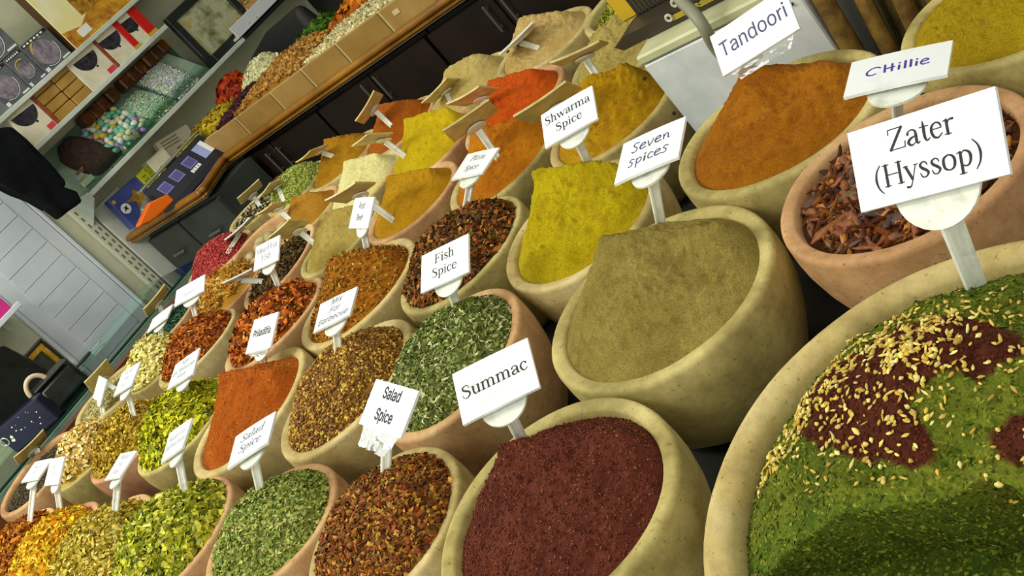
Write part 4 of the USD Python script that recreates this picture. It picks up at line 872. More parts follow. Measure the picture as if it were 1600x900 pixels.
# boxes on the upper shelf
SLATE = mottled('box_slate', (74, 80, 84), (104, 108, 108), 12, .45)
LILAC = mottled('saffron_violet', (92, 84, 96), (150, 140, 150), 45, .6)
GOLDP = plain('print_gold', (190, 160, 60), .5); WHITEP = plain('print_white', (226, 228, 224), .5); BLACKP = plain('print_black', (24, 24, 26), .5)
def px_span(BL, BR, X): return sorted((at(*BL, x=X)[1], at(*BR, x=X)[1]))
def disc(y, z, r, X, th=.002, n=28, r0=0, a0=0, a1=360):
    g = np.radians(np.linspace(a0, a1, n)); po = [(r * math.cos(q), r * math.sin(q)) for q in g]
    po += [(r0 * math.cos(q), r0 * math.sin(q)) for q in g[::-1]] if r0 else []
    return extr(Polygon(po).buffer(0), th * S, W(X, y, z), Y_ * S, Z_ * S, X_)
def text_on(lines, style, y, z, X, cap, w, lead=1.25):
    g = lettering(lines, style, w * S, 1.0, cap * S, .95, lead)
    return extr(g, .0006, W(X, y, z), Y_, Z_, X_)
def round_box(y0, y1, z0, hgt, label, X=XF - .03, dep=.16):
    t = thing('saffron_box', label, 'box', W(X - dep / 2, (y0 + y1) / 2, z0))
    w = y1 - y0; yc, zc = (y0 + y1) / 2, z0 + hgt * .47
    obj('carton', bh((X - dep, y0, z0), (X, y1, z0 + hgt), .004), SLATE, t)
    obj('round_picture', disc(yc - .01, zc, min(w, hgt) * .36, X), LILAC, t)
    obj('gold_leaf', disc(yc + .0, zc + .02, min(w, hgt) * .39, X, .001, 20, min(w, hgt) * .33, 60, 190), GOLDP, t)
    obj('white_arc', disc(yc - .01, zc, min(w, hgt) * .40, X, .0025, 24, min(w, hgt) * .385, 235, 375), WHITEP, t)
    obj('title_band', bh((X, y0 + .01, z0 + hgt * .88), (X + .002, y1 - .01, z0 + hgt * .97)), BLACKP, t)
    obj('lettering', [bh((X, y0 + w * (.08 + .13 * k), z0 + hgt * .90), (X + .004, y0 + w * (.16 + .13 * k), z0 + hgt * .95)) for k in range(6)] + [bh((X, y1 - w * .30, z0 + hgt * .05), (X + .004, y1 - w * .04, z0 + hgt * .10))], WHITEP, t)
    obj('price_label', bh((X, y0 + w * .06, z0 + hgt * .04), (X + .003, y0 + w * .18, z0 + hgt * .15)), WHITEP, t)
ya, yb = px_span((72, 114), (112, 82), XF - .03); yc_, yd = px_span((12, 170), (48, 137), XF - .03)
hbx = .245
round_box(ya, yb, z1s, hbx, 'slate box with a round violet picture, rightmost in the lower row')
round_box(yd + .004, ya - .004, z1s, hbx, 'slate box with a round violet picture, middle of the lower row')
round_box(yc_, yd, z1s, hbx, 'slate box with a round violet picture, leftmost in the lower row')
wq = yb - ya; ym = (yd + ya) / 2 - .02
round_box(ym - wq * .75, ym + wq * .45, z1s + hbx + .003, hbx * 1.1, 'slate box with a round violet picture, stacked on top of the others')
YEL = mottled('box_cream_yellow', (226, 218, 150), (232, 230, 206), 5, .4, lo=.4, hi=.6)
FRUIT = mottled('printed_fruit', (150, 84, 20), (214, 164, 30), 28, .5, c3=(232, 206, 70))
y0 = at(120, 77, x=XF - .03)[1]; y1 = y0 + 1.25; X = XF - .03; hg = .50
t = thing('sweets_box', 'wide cream and yellow sweets box with a window and printed fruit on the upper shelf', 'box', W(X - .06, (y0 + y1) / 2, z1s))
obj('carton', bh((X - .10, y0, z1s), (X, y1, z1s + hg), .004), YEL, t)
obj('carton_side', bh((X - .101, y0 - .002, z1s), (X - .004, y0, z1s + hg)), plain('box_side_brown', (84, 56, 24), .5), t)
obj('printed_fruit', extr(Polygon([(.0, .0), (1.24, 0), (1.24, .16), (.9, .22), (.6, .12), (.35, .17), (.15, .09), (0, .13)]), .0006, W(X, y0 + .005, z1s + .004), Y_ * S, Z_ * S, X_), FRUIT, t)
obj('window', bh((X, y0 + .22, z1s + .14), (X + .002, y0 + .56, z1s + .30)), mottled('window_nuts', (120, 84, 20), (190, 140, 40), 60, .3), t)
obj('lettering', text_on(['Gul ERU'], 'serif', y0 + .42, z1s + .385, X, .06, .5), plain('print_brown', (84, 60, 30), .5), t)
obj('emblem', disc(y0 + .16, z1s + .38, .035, X, .002), plain('print_tan', (196, 176, 90), .5), t)
for (yy, zz, w_, h_, c) in ((.10, .03, .10, .06, WHITEP), (.64, .25, .12, .09, plain('tag_green', (30, 104, 60), .5)), (.68, .17, .15, .08, plain('tag_pale', (206, 214, 180), .5)), (.86, .20, .14, .08, WHITEP)):
    obj('price_tag', bh((X, y0 + yy, z1s + zz), (X + .006, y0 + yy + w_, z1s + zz + h_)), c, t)

# boxes on the middle shelf
CREAM = mottled('box_cream', (206, 200, 168), (226, 222, 198), 14, .5)
REDC = plain('box_red', (196, 30, 22), .35); BROWNP = mottled('print_brown_red', (120, 44, 20), (160, 80, 40), 60, .5)
PINKL = plain('label_red', (206, 60, 70), .5)
def moon_box(BL, BR, hgt, label, side, red=True):
    X = XF - .04; y0, y1 = px_span(BL, BR, X); w = y1 - y0
    t = thing('sweets_carton', label, 'box', W(X - .08, (y0 + y1) / 2, z2s))
    obj('carton', bh((X - .16, y0, z2s), (X, y1 - .03, z2s + hgt), .004), CREAM, t)
    obj('side_panel', bh((X - .16, y1 - .03, z2s), (X, y1, z2s + hgt), .003), BROWNP if side else CREAM, t)
    obj('half_moon_window', disc(y0 + w * .45, z2s + hgt * .76, hgt * .36, X, .002, 24, 0, 176, 356), mottled('moon_dark', (26, 26, 32), (64, 60, 70), 80, .25), t)
    obj('printed_dot', disc(y0 + w * .55, z2s + hgt * .38, .008, X), BLACKP, t)
    if red: obj('red_label', bh((X, y1 - .03 - w * .26, z2s + hgt * .03), (X + .004, y1 - .04, z2s + hgt * .16)), PINKL, t)
moon_box((48, 222), (88, 183), .27, 'cream box with a dark half-moon window, farthest left on the middle shelf', 1)
moon_box((142, 139), (188, 101), .27, 'cream box with a dark half-moon window and red label, right of the tan packets', 1)
moon_box((188, 101), (216, 78), .26, 'cream box with a dark half-moon window between two red sides', 0, False)
moon_box((222, 72), (240, 58), .26, 'narrow cream box with a dark half-moon window right of the thin red carton', 0, False)
def red_box(BL, BR, hgt, label):
    X = XF - .035; y0, y1 = px_span(BL, BR, X); t = thing('red_carton', label, 'box', W(X - .06, (y0 + y1) / 2, z2s))
    obj('carton', bh((X - .12, y0, z2s), (X, y1, z2s + hgt), .012), REDC, t); obj('gold_foot', bh((X - .118, y0 + .004, z2s), (X + .002, y1 - .004, z2s + .03)), GOLDP, t)
red_box((214, 80), (224, 71), .30, 'thin dark red carton between the cream boxes')
red_box((238, 62), (252, 50), .36, 'bright red carton at the right end of the middle shelf')
TANP = mottled('packet_tan', (156, 118, 48), (190, 152, 74), 10, .45)
y0, y1 = px_span((88, 183), (117, 160), XF - .04); y2 = px_span((117, 160), (142, 139), XF - .04)[1]
for (a, b, hg, lab) in ((y0, y1, .28, 'tan packet of biscuits, left one of the pair'), (y1 + .004, y2, .27, 'tan packet of biscuits, right one of the pair')):
    t = thing('tan_packet', lab, 'packet', W(XF - .1, (a + b) / 2, z2s))
    for k in range(4):
        zz = z2s + hg * k / 4; obj('layer', bh((XF - .17, a + .002 * (k % 2), zz), (XF - .045 - .004 * (k % 2), b - .002, zz + hg / 4 - .004), .006), TANP, t)
AMBER = mottled('amber_foil', (60, 34, 6), (116, 66, 10), 26, .25, c3=(176, 112, 24))
for (p, q, lab) in (((128, 190), (190, 140), 'amber foil packets in the shade left under the middle shelf'), ((196, 140), (270, 72), 'amber foil packets in the shade right under the middle shelf')):
    a, b = at(*p, x=-7.2)[1], at(*q, x=-7.2)[1]
    t = thing('amber_packets', lab, 'packets', W(-7.22, (a + b) / 2, z2s - .2))
    n = int((b - a) / .09)
    for k in range(n): obj('packet', bh((-7.285, a + k * .09, z2s - .15), (-7.17 - .01 * (k % 3), a + k * .09 + .085, z2s - .052), .012), AMBER, t)
obj('amber_jar', lathe([(0, 0), (.05, 0), (.055, .02), (.055, .15), (.03, .19), (.03, .23), (0, .23)], 20)[0] * S + W(-7.1, at(258, 36, x=-7.1)[1], z2s), AMBER) if False else None

# the sweets on the lower shelf: sloping trays, coloured pebble sweets one by one, heaps of small sugar crystals, a dark mound
TRAYG = mottled('tray_green_glass', (104, 130, 110), (150, 172, 150), 8, .3)
yA, yB = at(141, 296, x=XF)[1], at(345, 96, x=XF)[1]
def slope_tray(BL, BR, rise, label):
    y0, y1 = px_span(BL, BR, XF - .02)
    m = hull([W(*q) for q in ((XF - .02, y0, z3s), (XF - .02, y1, z3s), (-7.29, y0, z3s), (-7.29, y1, z3s), (-7.29, y0, z3s + rise), (-7.29, y1, z3s + rise), (XF - .02, y0, z3s + .015), (XF - .02, y1, z3s + .015))])
    obj('sloping_tray', m, TRAYG, cat='tray', label=label)
    return y0, y1
trays = [((141, 296), (176, 262), .26, 'green sloping tray with small odds and ends, farthest left on the lower shelf'), ((177, 261), (194, 244), .3, 'green sloping tray under the dark mound'), ((195, 243), (246, 193), .3, 'green sloping tray under the coloured pebble sweets'), ((247, 192), (281, 159), .3, 'green sloping tray under the small mint sugar sweets'), ((282, 158), (330, 111), .36, 'green sloping tray under the white crystal sweets')]
span = [slope_tray(*a) for a in trays]
def slope_pt(y, s, rise, up=0): return W(XF - .02 + s * (-7.27 - XF + .02), y, z3s + .015 + s * (rise - .015) + up)
rng = np.random.default_rng(21)
PEB = [plain(f'sweet_{n}', c, .25) for n, c in (('mint', (110, 196, 160)), ('lilac', (160, 130, 196)), ('white', (226, 226, 210)), ('cream', (214, 208, 150)), ('yellow', (206, 176, 70)))]
PN = ['mint green', 'lilac', 'white', 'cream', 'yellow']
y0, y1 = span[2][0] - .03, span[2][1]
done = []
while len(done) < 64:
    y, s = rng.uniform(y0 + .02, y1 - .02), rng.uniform(.03, .95)
    if s > .75 - .5 * abs((y - y0) / (y1 - y0) - .5) + .3: continue
    if any(math.hypot((y - a) / .036, (s - b) / .105) < 1 for a, b in done): continue
    done.append((y, s)); k = rng.choice(5, p=[.26, .16, .28, .2, .1])
    m = trimesh.creation.icosphere(2, 1.0); v = np.asarray(m.vertices) * [.022, .030, .022]; g = rng.uniform(0, 3.1)
    v = v @ np.array([[1, 0, 0], [0, math.cos(g), math.sin(g)], [0, -math.sin(g), math.cos(g)]]) * rng.uniform(.8, 1.1)
    obj('pebble_sweet', (v * S + slope_pt(y, s, .3, .016), np.asarray(m.faces)), PEB[k], smooth=True, cat='sweet', label=f'{PN[k]} pebble sweet among the coloured pebble sweets on the lower shelf', group=f'{PN[k]} pebble sweets')
def slope_heap(y0, y1, rise, s1, n, size, pal, name, label, H=.03):
    m = []
    g, s = np.meshgrid(np.linspace(0, 1, 30), np.linspace(0, 1, 24), indexing='ij')
    hh = H * np.sqrt(np.clip(1 - (2 * g - 1) ** 2, 0, 1)) * np.sqrt(np.clip(1 - (2 * s - 1) ** 2, 0, 1)) * (.7 + .6 * meshkit.fbm(np.stack([g * 4, s * 4, 0 * g], -1), 3, 5))
    V = np.array([slope_pt(y0 + a * (y1 - y0), b * s1, rise, c + .001) for a, b, c in zip(g.ravel(), s.ravel(), hh.ravel())]); i, j = np.meshgrid(np.arange(29), np.arange(23), indexing='ij')
    q = np.stack([i * 24 + j, (i + 1) * 24 + j, (i + 1) * 24 + j + 1, i * 24 + j + 1], -1).reshape(-1, 4); f = np.vstack([q[:, [0, 1, 2]], q[:, [0, 2, 3]]])
    rg = np.random.default_rng(n); P = V[rg.integers(0, len(V), n)] + rg.normal(0, .006 * S, (n, 3)); N = np.tile([.75, 0, .66], (n, 1))
    mm, cc = merge([(V, f, np.tile(lin(np.array(pal[0][:3])), (len(V), 1))), scatter('grain', P, N, size * S, size * .8 * S, .6, pal, rg)])
    obj(name, mm, GRAIN, smooth=True, col=cc, cat='sweets', kind='stuff', label=label)
slope_heap(span[3][0], span[3][1] - .03, .3, .75, 2200, .017, [(170, 206, 180), (140, 196, 170), (216, 222, 196), (196, 206, 160)], 'sugar_sweets', 'heap of tiny mint coloured sugar sweets beside the pebble sweets', .04)
slope_heap(span[4][0], span[4][1] - .13, .36, .72, 2600, .017, [(206, 212, 210), (226, 228, 226), (186, 180, 206), (206, 214, 160), (170, 206, 190)], 'crystal_sweets', 'heap of white and lilac crystal sweets on the right of the lower shelf', .05)
y0, y1 = span[0][1] - .13, span[2][0] + .06
gx, gy = np.meshgrid(np.linspace(-1, 1, 34), np.linspace(0, 1, 24), indexing='ij')
hh = .34 * np.sqrt(np.clip(1 - gx ** 2, 0, 1)) * np.sin(np.clip(gy * 1.25, 0, 1) * math.pi / 2) * (.94 + .12 * meshkit.fbm(np.stack([gx * 3, gy * 3, 0 * gx], -1), 3, 2))
V = np.stack([XF - .02 - gy * .31, (y0 + y1) / 2 + gx * (y1 - y0) / 2, z3s + .004 + hh], -1).reshape(-1, 3) * S + [0, 0, ZC]
i, j = np.meshgrid(np.arange(33), np.arange(23), indexing='ij'); q = np.stack([i * 24 + j, (i + 1) * 24 + j, (i + 1) * 24 + j + 1, i * 24 + j + 1], -1).reshape(-1, 4)
obj('dark_mound', (V, np.vstack([q[:, [0, 2, 1]], q[:, [0, 3, 2]]])), mottled('dark_tea', (30, 20, 14), (66, 42, 30), 70, .9, .4, 160), smooth=True, cat='tea', kind='stuff', label='dark brown mound behind glass left of the pebble sweets')
a, b = at(141, 298, x=XF - .01), at(344, 97, x=XF - .01)
obj('shelf_glass', bh((XF - .016, a[1], z3s + .012), (XF - .013, b[1], z3s + .10)), GLASS, cat='glass', label='low clear glass strip along the front of the lower shelf')
# small odds and ends at the left of the lower shelf
y0 = span[0][0]
for k, (px, py, s, m, lab) in enumerate(((114, 308, .03, WHITEP, 'small white tube among odds and ends on the lower shelf'), (134, 283, .02, GOLDP, 'small gilt packet among odds and ends on the lower shelf'), (122, 274, .03, plain('clear_grey', (150, 160, 160), .2), 'small crumpled clear bag among odds and ends on the lower shelf'), (141, 278, .03, mottled('bead_brown', (60, 50, 24), (150, 120, 50), 90, .3), 'string of brown beads among odds and ends on the lower shelf'))):
    p = at(px, py, x=-7.0 - .03 * k); L_ = (.09, .07, .06, .08)[k]
    if p[1] < y0 + .02: p = p.copy(); p[1] = y0 + .05 + .03 * k
    zz = z3s + .015 + (abs(p[0]) - abs(XF - .02)) / .32 * .245
    obj(('white_tube', 'gilt_packet', 'crumpled_bag', 'bead_string')[k], hull(np.array([W(p[0] + dx * .015, p[1] + dy * L_ / 2, zz + .004 + (dz + 1) * s * .6) for dx in (-1, 1) for dy in (-1, 0, 1) for dz in (-1 + .3 * k % .5, 1)])), m, cat='trinket', label=lab)
# framed still life standing on the lower shelf, white tray beside it
t, y0, y1, z1 = quad_frame('picture_frame', 'large dark framed still life standing at the right end of the lower shelf', 'picture', (258, 29), (258 + 75, 29 - 70), at(258, 29, x=XF - .05)[2] - z3s - .001, XF - .05, .05, (plain('frame_dark', (34, 38, 34), .35),), .065)
hh = z1 - z3s; X = XF - .05
obj('picture', bh((X - .02, y0 + .06, z3s + .06), (X - .03, y1 - .06, z1 - .06)), mottled('still_life', (96, 100, 50), (176, 180, 146), 16, .4, c3=(170, 140, 30), lo=.35, hi=.55), t)
y0 = at(380, 67, x=XF + .02)[1]
obj('dark_board', bh((-7.295, at(384, 62, x=XF)[1] + .01, z3s - .03), (XF, 6.15, z3s), .004), plain('board_dark', (20, 22, 20), .5), cat='board', label='dark board carrying the white nut tray')
t = thing('nut_tray', 'white tray heaped with pale brown nuts beside the framed still life', 'tray', W(XF - .08, y0 + .4, z3s))
zt0 = at(380, 67, x=XF + .02)[2]; zt1 = at(364, 56, x=XF + .02)[2]
zt0 = max(zt0, z3s + .013); zt1 = zt0 + .10
obj('tray_front', bh((XF + .02, y0, zt0), (XF + .008, y0 + .9, zt1), .003), plain('tray_white', (206, 212, 214), .4), t)
obj('tray_floor', bh((XF + .008, y0, zt0), (XF - .22, y0 + .9, zt0 + .02)), plain('tray_white_b', (196, 202, 204), .4), t)
NUTP = [(176, 140, 84), (150, 112, 60), (204, 176, 122), (186, 150, 90)]
def mound(name, label, x0, x1, y, dep, z, H, pal, sh, n, ln, wd, ang=0.0, cat='nuts', kind='stuff', matl=None, along='x'):
    "a heap along x (or y) with its front foot at y"
    gx, gy = np.meshgrid(np.linspace(-1, 1, 44), np.linspace(0, 1, 30), indexing='ij')
    hh = H * (1 - np.abs(gx) ** 2.6) * np.sin(np.clip(gy * 1.5, 0, 1) * math.pi / 2) * np.sqrt(np.clip((1 - gy) * 4, 0, 1)) * (.82 + .36 * meshkit.fbm(np.stack([gx * 3, gy * 3, 0 * gx + x0], -1), 3, 2))
    a_ = (x0 + x1) / 2 + gx * (x1 - x0) / 2
    if along == 'x': V = np.stack([a_, y + gy * dep + ang * (a_ - x0), z + hh], -1)
    else: V = np.stack([y - gy * dep, a_, z + hh], -1)
    V = V * S + [0, 0, ZC]
    gX, gY = np.gradient(V, axis=0), np.gradient(V, axis=1); N = np.cross(gX, gY); N /= np.linalg.norm(N, axis=-1, keepdims=True) + 1e-12; N *= np.sign(N[..., 2:] + 1e-9)
    i, j = np.meshgrid(np.arange(43), np.arange(29), indexing='ij'); q = np.stack([i * 30 + j, (i + 1) * 30 + j, (i + 1) * 30 + j + 1, i * 30 + j + 1], -1).reshape(-1, 4)
    rg = np.random.default_rng(n + len(name)); k = rg.integers(0, V.size // 3, n); Vf, Nf = V.reshape(-1, 3), N.reshape(-1, 3)
    P = Vf[k] + rg.normal(0, .012 * S, (n, 3)) * [1, 1, .3]
    parts = [(Vf, np.vstack([q[:, [0, 1, 2]], q[:, [0, 2, 3]]]), np.tile(lin(np.array(pal[0][:3])), (len(Vf), 1)))]
    if n: parts.append(scatter(sh, P, Nf[k], ln * S, wd * S, .4, pal, rg))
    mm, cc = merge(parts)
    return obj(name, mm, matl or GRAIN, smooth=True, col=cc, cat=cat, kind=kind, label=label)
mound('pale_nuts', 'pale brown sugared nuts heaped in the white tray', y0 + .02, y0 + .88, XF + .0, .20, zt0 + .02, .16, NUTP, 'grain', 500, .03, .024, along='y')

# ------------------------------------------------------------------ the long counter along the back: wooden nosing, tiled trays, dark cabinets
ZN = -.85
WOOD = mottled('nosing_wood', (112, 70, 14), (160, 108, 28), 5, .35, c3=(176, 126, 40))
P0, P1, P2, P3 = (at(203, 372, z=ZN), at(315, 300, z=ZN), at(350, 248, z=ZN), at(735, -24, z=ZN))
t = thing('back_counter', 'long back counter with a stepped wooden edge', 'counter', W(*P2[:2], FZ))
top = Polygon([(p[0], p[1]) for p in (P0, P1, P2, P3)] + [(P3[0], 6.0), (-7.28, 6.0), (-7.28, P0[1])])
obj('countertop', extr(top.buffer(-.02), .05 * S, W(0, 0, ZN - .055), X_ * S, Y_ * S, Z_), mottled('countertop_pale', (176, 178, 156), (196, 198, 176), 7, .5), t)
for a, b in ((P0, P1), (P1, P2), (P2, P3)):
    d = W(*b) - W(*a); ln = np.linalg.norm(d); d /= ln; nrm = np.cross(d, Z_); c = (W(*a) + W(*b)) / 2
    prof = [obox(c + Z_ * (.006 * S), d, nrm, Z_, ln + .010, .034, .020, .007), obox(c - nrm * .003 + Z_ * (-.030 * S), d, nrm, Z_, ln + .008, .028, .012, .005)]
    obj('wooden_edge', prof, WOOD, t)
DOORM = mottled('cabinet_dark', (20, 14, 10), (38, 27, 18), 6, .4)
GREYM = mottled('drawer_grey', (44, 48, 44), (58, 62, 56), 5, .4)
HANDLE = plain('handle_steel', (130, 132, 118), .3, metallic=.7)
dX = (P3 - P2); dX[2] = 0; dX /= np.linalg.norm(dX); nX = np.array([dX[1], -dX[0], 0]) * 1.0
if nX[1] > 0: nX = -nX
fo = P2 - nX * .06
def s_of(px, py):
    "distance along the cabinet front where a pixel's ray meets it"
    d = ray(px, py); k = ((fo - 0) @ nX) / (d @ nX); p = d * k; return (p - fo) @ dX, p[2]
hs = [s_of(441, 245), s_of(592, 138), s_of(786, 17)]
cen = [h[0] for h in hs]; wid = np.diff(cen).mean()
cen = cen + [cen[-1] + wid]
def onf(s, out, z): return W(*(fo + dX * s + nX * out)[:2], z)
for k, s in enumerate(cen):
    lo, hi = ((cen[k - 1] + s) / 2 + .003 if k else .02), ((s + cen[k + 1]) / 2 - .003 if k < len(cen) - 1 else s + wid / 2)
    t = thing('base_cabinet', ['dark brown base cabinet next to the step of the counter', 'dark brown base cabinet below the brown almonds', 'dark brown base cabinet below the white seeds', 'dark brown base cabinet farthest right under the back counter'][k], 'cabinet', onf(s, 0, FZ))
    obj('carcass', obox((onf(lo, -.3, FZ) + onf(hi, -.3, ZN - .08)) / 2, dX, nX, Z_, (hi - lo - .008) * S, .5 * S, (ZN - .08 - FZ) * S), DOORM, t)
    for a, b, hside in ((lo + .01, s - .006, 1), (s + .006, hi - .01, -1)):
        dr = obj('door', obox((onf(a, -.02, FZ + .12) + onf(b, -.02, ZN - .10)) / 2, dX, nX, Z_, (b - a) * S, .05 * S, (ZN - .22 - FZ) * S, .004), DOORM, t)
        hp = (b - .055) if hside > 0 else (a + .055); zc = hs[min(k, 2)][1]
        obj('handle', [obox(onf(hp, .035, zc), dX, nX, Z_, .007, .007, .17 * S, .002), obox(onf(hp, .018, zc + .06), dX, nX, Z_, .006, .016, .006), obox(onf(hp, .018, zc - .06), dX, nX, Z_, .006, .016, .006)], HANDLE, dr)
e = P1 - P0; e[2] = 0; L1 = np.linalg.norm(e); e /= L1; n1 = np.array([e[1], -e[0], 0]); n1 = n1 if n1[1] < 0 else -n1; f0 = P0 - n1 * .06
def on1(s, out, z): return W(*(f0 + e * s + n1 * out)[:2], z)
for k, (a, b) in enumerate(((.02, L1 * .46), (L1 * .46 + .01, L1 - .02))):
    t = thing('drawer_unit', ['dark grey drawer unit against the end wall', 'dark grey drawer unit at the step of the counter'][k], 'cabinet', on1((a + b) / 2, 0, FZ))
    obj('carcass', obox((on1(a, -.22, FZ) + on1(b, -.22, ZN - .08)) / 2, e, n1, Z_, (b - a) * S, .36 * S, (ZN - .08 - FZ) * S), GREYM, t)
    for j, (z0, z1) in enumerate(((ZN - .50, ZN - .10), (ZN - 1.0, ZN - .52), (FZ + .1, ZN - 1.02))):
        dr = obj('drawer', obox((on1(a + .008, -.02, z0) + on1(b - .008, -.02, z1)) / 2, e, n1, Z_, (b - a - .016) * S, .05 * S, (z1 - z0) * S, .004), GREYM, t)
        zc = (z0 + z1) / 2 + .02; sc = (a + b) / 2
        obj('handle', [obox(on1(sc, .03, zc), e, n1, Z_, .16 * S, .008, .010, .002), obox(on1(sc - .06, .01, zc), e, n1, Z_, .006, .018, .006), obox(on1(sc + .06, .01, zc), e, n1, Z_, .006, .018, .006)], HANDLE, dr)
# tiled tray front: tiles one by one
TILE = [mottled(f'tile_{k}', c1, c2, 9, .3, lo=.3, hi=.7) for k, (c1, c2) in enumerate((((146, 112, 52), (170, 136, 74)), ((138, 106, 50), (162, 130, 68)), ((150, 118, 60), (176, 142, 82))))]
ft = P2 - nX * .075
def s_t(px, py):
    d = ray(px, py); k = (ft @ nX) / (d @ nX); p = d * k; return (p - ft) @ dX, p[2]
joints = [s_t(388, 208)[0], s_t(442, 169)[0], s_t(492, 135)[0], s_t(548, 98)[0], s_t(614, 49)[0], s_t(684, 0)[0]]; joints = [2 * joints[0] - joints[1]] + joints + [2 * joints[-1] - joints[-2]]
ZH = max(s_t(469, 109)[1], ZN + .12); ZH = min(ZH, ZN + .24)
t = thing('nut_trough', 'long tiled trough full of nuts and dried fruit on the back counter', 'trough', W(*ft[:2], ZN))
def ont(s, out, z): return W(*(ft + dX * s + nX * out)[:2], z)
GROUT = plain('grout_cream', (196, 176, 120), .7)
s0, s1 = joints[0], joints[-1]
obj('trough_front', obox((ont(s0, -.035, ZN) + ont(s1, -.035, ZH)) / 2, dX, nX, Z_, (s1 - s0) * S, .04 * S, (ZH - ZN) * S), GROUT, t)
obj('trough_bed', obox((ont(s0, -.55, ZN) + ont(s1, -.55, ZN + .06)) / 2, dX, nX, Z_, (s1 - s0) * S, 1.0 * S, .06 * S), GROUT, t)
for k, (a, b) in enumerate(zip(joints[:-1], joints[1:])):
    obj('tile', obox((ont(a + .011, -.008, ZN + .012) + ont(b - .011, -.008, ZH)) / 2, dX, nX, Z_, (b - a - .022) * S, .016 * S, (ZH - ZN - .012) * S, .003), TILE[k % 3], t)
obj('chip_mark', obox(ont((joints[-3] + joints[-2]) / 2 - .08, .003, (ZN + ZH) / 2 + .02), dX, nX, Z_, .026, .002, .014, .0008), plain('tile_chip', (206, 186, 130), .6), t, label='pale chip in a tile')
zb = ZN + .065
def s_d(px, py, d):
    "along the trough, and height, where a pixel's ray meets the upright plane d behind the tiles"
    o = ft - nX * d; r_ = ray(px, py); k = (o @ nX) / (r_ @ nX); p = r_ * k; return (p - ft) @ dX, p[2]
def m2(name, label, pl, pr, pt, d0, dep, pal, sh, n, ln, wd, cat='nuts', kind='stuff'):
    a, b, H = s_d(*pl, d0)[0], s_d(*pr, d0)[0], s_d(*pt, d0 + dep * .5)[1] - zb
    o = ft - nX * d0
    gx, gy = np.meshgrid(np.linspace(-1, 1, 44), np.linspace(0, 1, 30), indexing='ij')
    hh = .10 + (H - .10) * (1 - np.abs(gx) ** 2.6) * np.sin(np.clip(.18 + gy * 1.3, 0, 1) * math.pi / 2) * (.86 + .28 * meshkit.fbm(np.stack([gx * 3, gy * 3, 0 * gx + a], -1), 3, 2))
    sk = (np.abs(gx) > .99) | (gy < .01) | (gy > .99); hh = np.where(sk, 0.0, hh)
    P = o + dX * ((a + b) / 2 + gx * (b - a) / 2)[..., None] - nX * (gy * dep)[..., None]; P[..., 2] = zb + hh
    V = P * S + [0, 0, ZC]
    gX, gY = np.gradient(V, axis=0), np.gradient(V, axis=1); N = np.cross(gX, gY); N /= np.linalg.norm(N, axis=-1, keepdims=True) + 1e-12; N *= np.sign(N[..., 2:] + 1e-9)
    i, j = np.meshgrid(np.arange(43), np.arange(29), indexing='ij'); q = np.stack([i * 30 + j, (i + 1) * 30 + j, (i + 1) * 30 + j + 1, i * 30 + j + 1], -1).reshape(-1, 4)
    rg = np.random.default_rng(n + len(name)); Vf, Nf = V.reshape(-1, 3), N.reshape(-1, 3); use = np.where(~sk.ravel())[0]; k = use[rg.integers(0, len(use), n)]
    parts = [(Vf, np.vstack([q[:, [0, 1, 2]], q[:, [0, 2, 3]]]), np.tile(lin(np.array(pal[0][:3])), (len(Vf), 1)))]
    sp = np.array([(b - a) / 44, dep / 30, .01]) * S
    parts.append(scatter(sh, Vf[k] + rg.uniform(-.5, .5, (n, 3)) * sp, Nf[k], ln * S, wd * S, .4, pal, rg))
    mm, cc = merge(parts); return obj(name, mm, GRAIN, smooth=True, col=cc, cat=cat, kind=kind, label=label)
m2('white_seeds', 'large heap of white striped seeds in the tiled trough', (474, 106), (660, -22), (530, 48), .02, .44, [(206, 196, 140), (226, 220, 172), (186, 172, 112), (120, 112, 70, .4)], 'grain', 2600, .034, .018)
m2('brown_almonds', 'heap of brown almonds left of the white seeds', (376, 192), (472, 110), (428, 104), .02, .44, [(150, 104, 34), (176, 128, 50), (196, 150, 76), (120, 78, 24)], 'grain', 1800, .042, .026)
m2('orange_apricots', 'dried orange apricots behind the white seeds', (505, 45), (625, -40), (535, 2), .47, .30, [(176, 96, 12), (196, 120, 24), (140, 66, 10)], 'leaf', 500, .07, .055, cat='dried fruit')
m2('green_raisins', 'green dried fruit behind the almonds', (440, 95), (502, 47), (470, 56), .47, .26, [(52, 92, 14), (76, 116, 26), (40, 66, 12)], 'leaf', 500, .05, .035, cat='dried fruit')
m2('cream_flakes', 'strip of cream white flakes between the red bag and the almonds', (372, 150), (418, 112), (402, 92), .47, .22, [(206, 204, 150), (222, 220, 176), (186, 180, 124)], 'leaf', 700, .03, .022, cat='flakes')
m2('dried_berries', 'dark purple dried berries left of the almonds', (350, 214), (376, 193), (383, 148), .02, .40, [(62, 22, 34), (84, 34, 44), (46, 16, 26)], 'grain', 300, .04, .03, cat='dried fruit')
m2('yellow_fruit', 'lumpy yellow dried fruit behind the scale', (296, 262), (349, 215), (345, 172), .10, .34, [(176, 150, 30), (196, 170, 44), (150, 124, 20)], 'leaf', 520, .06, .045, cat='dried fruit')
m2('red_bag', 'translucent dark red and orange bag left of the cream flakes', (334, 178), (370, 152), (366, 112), .47, .24, [(150, 44, 8), (176, 66, 14), (110, 26, 8)], 'leaf', 260, .05, .04, cat='bag', kind=None)
pts = []
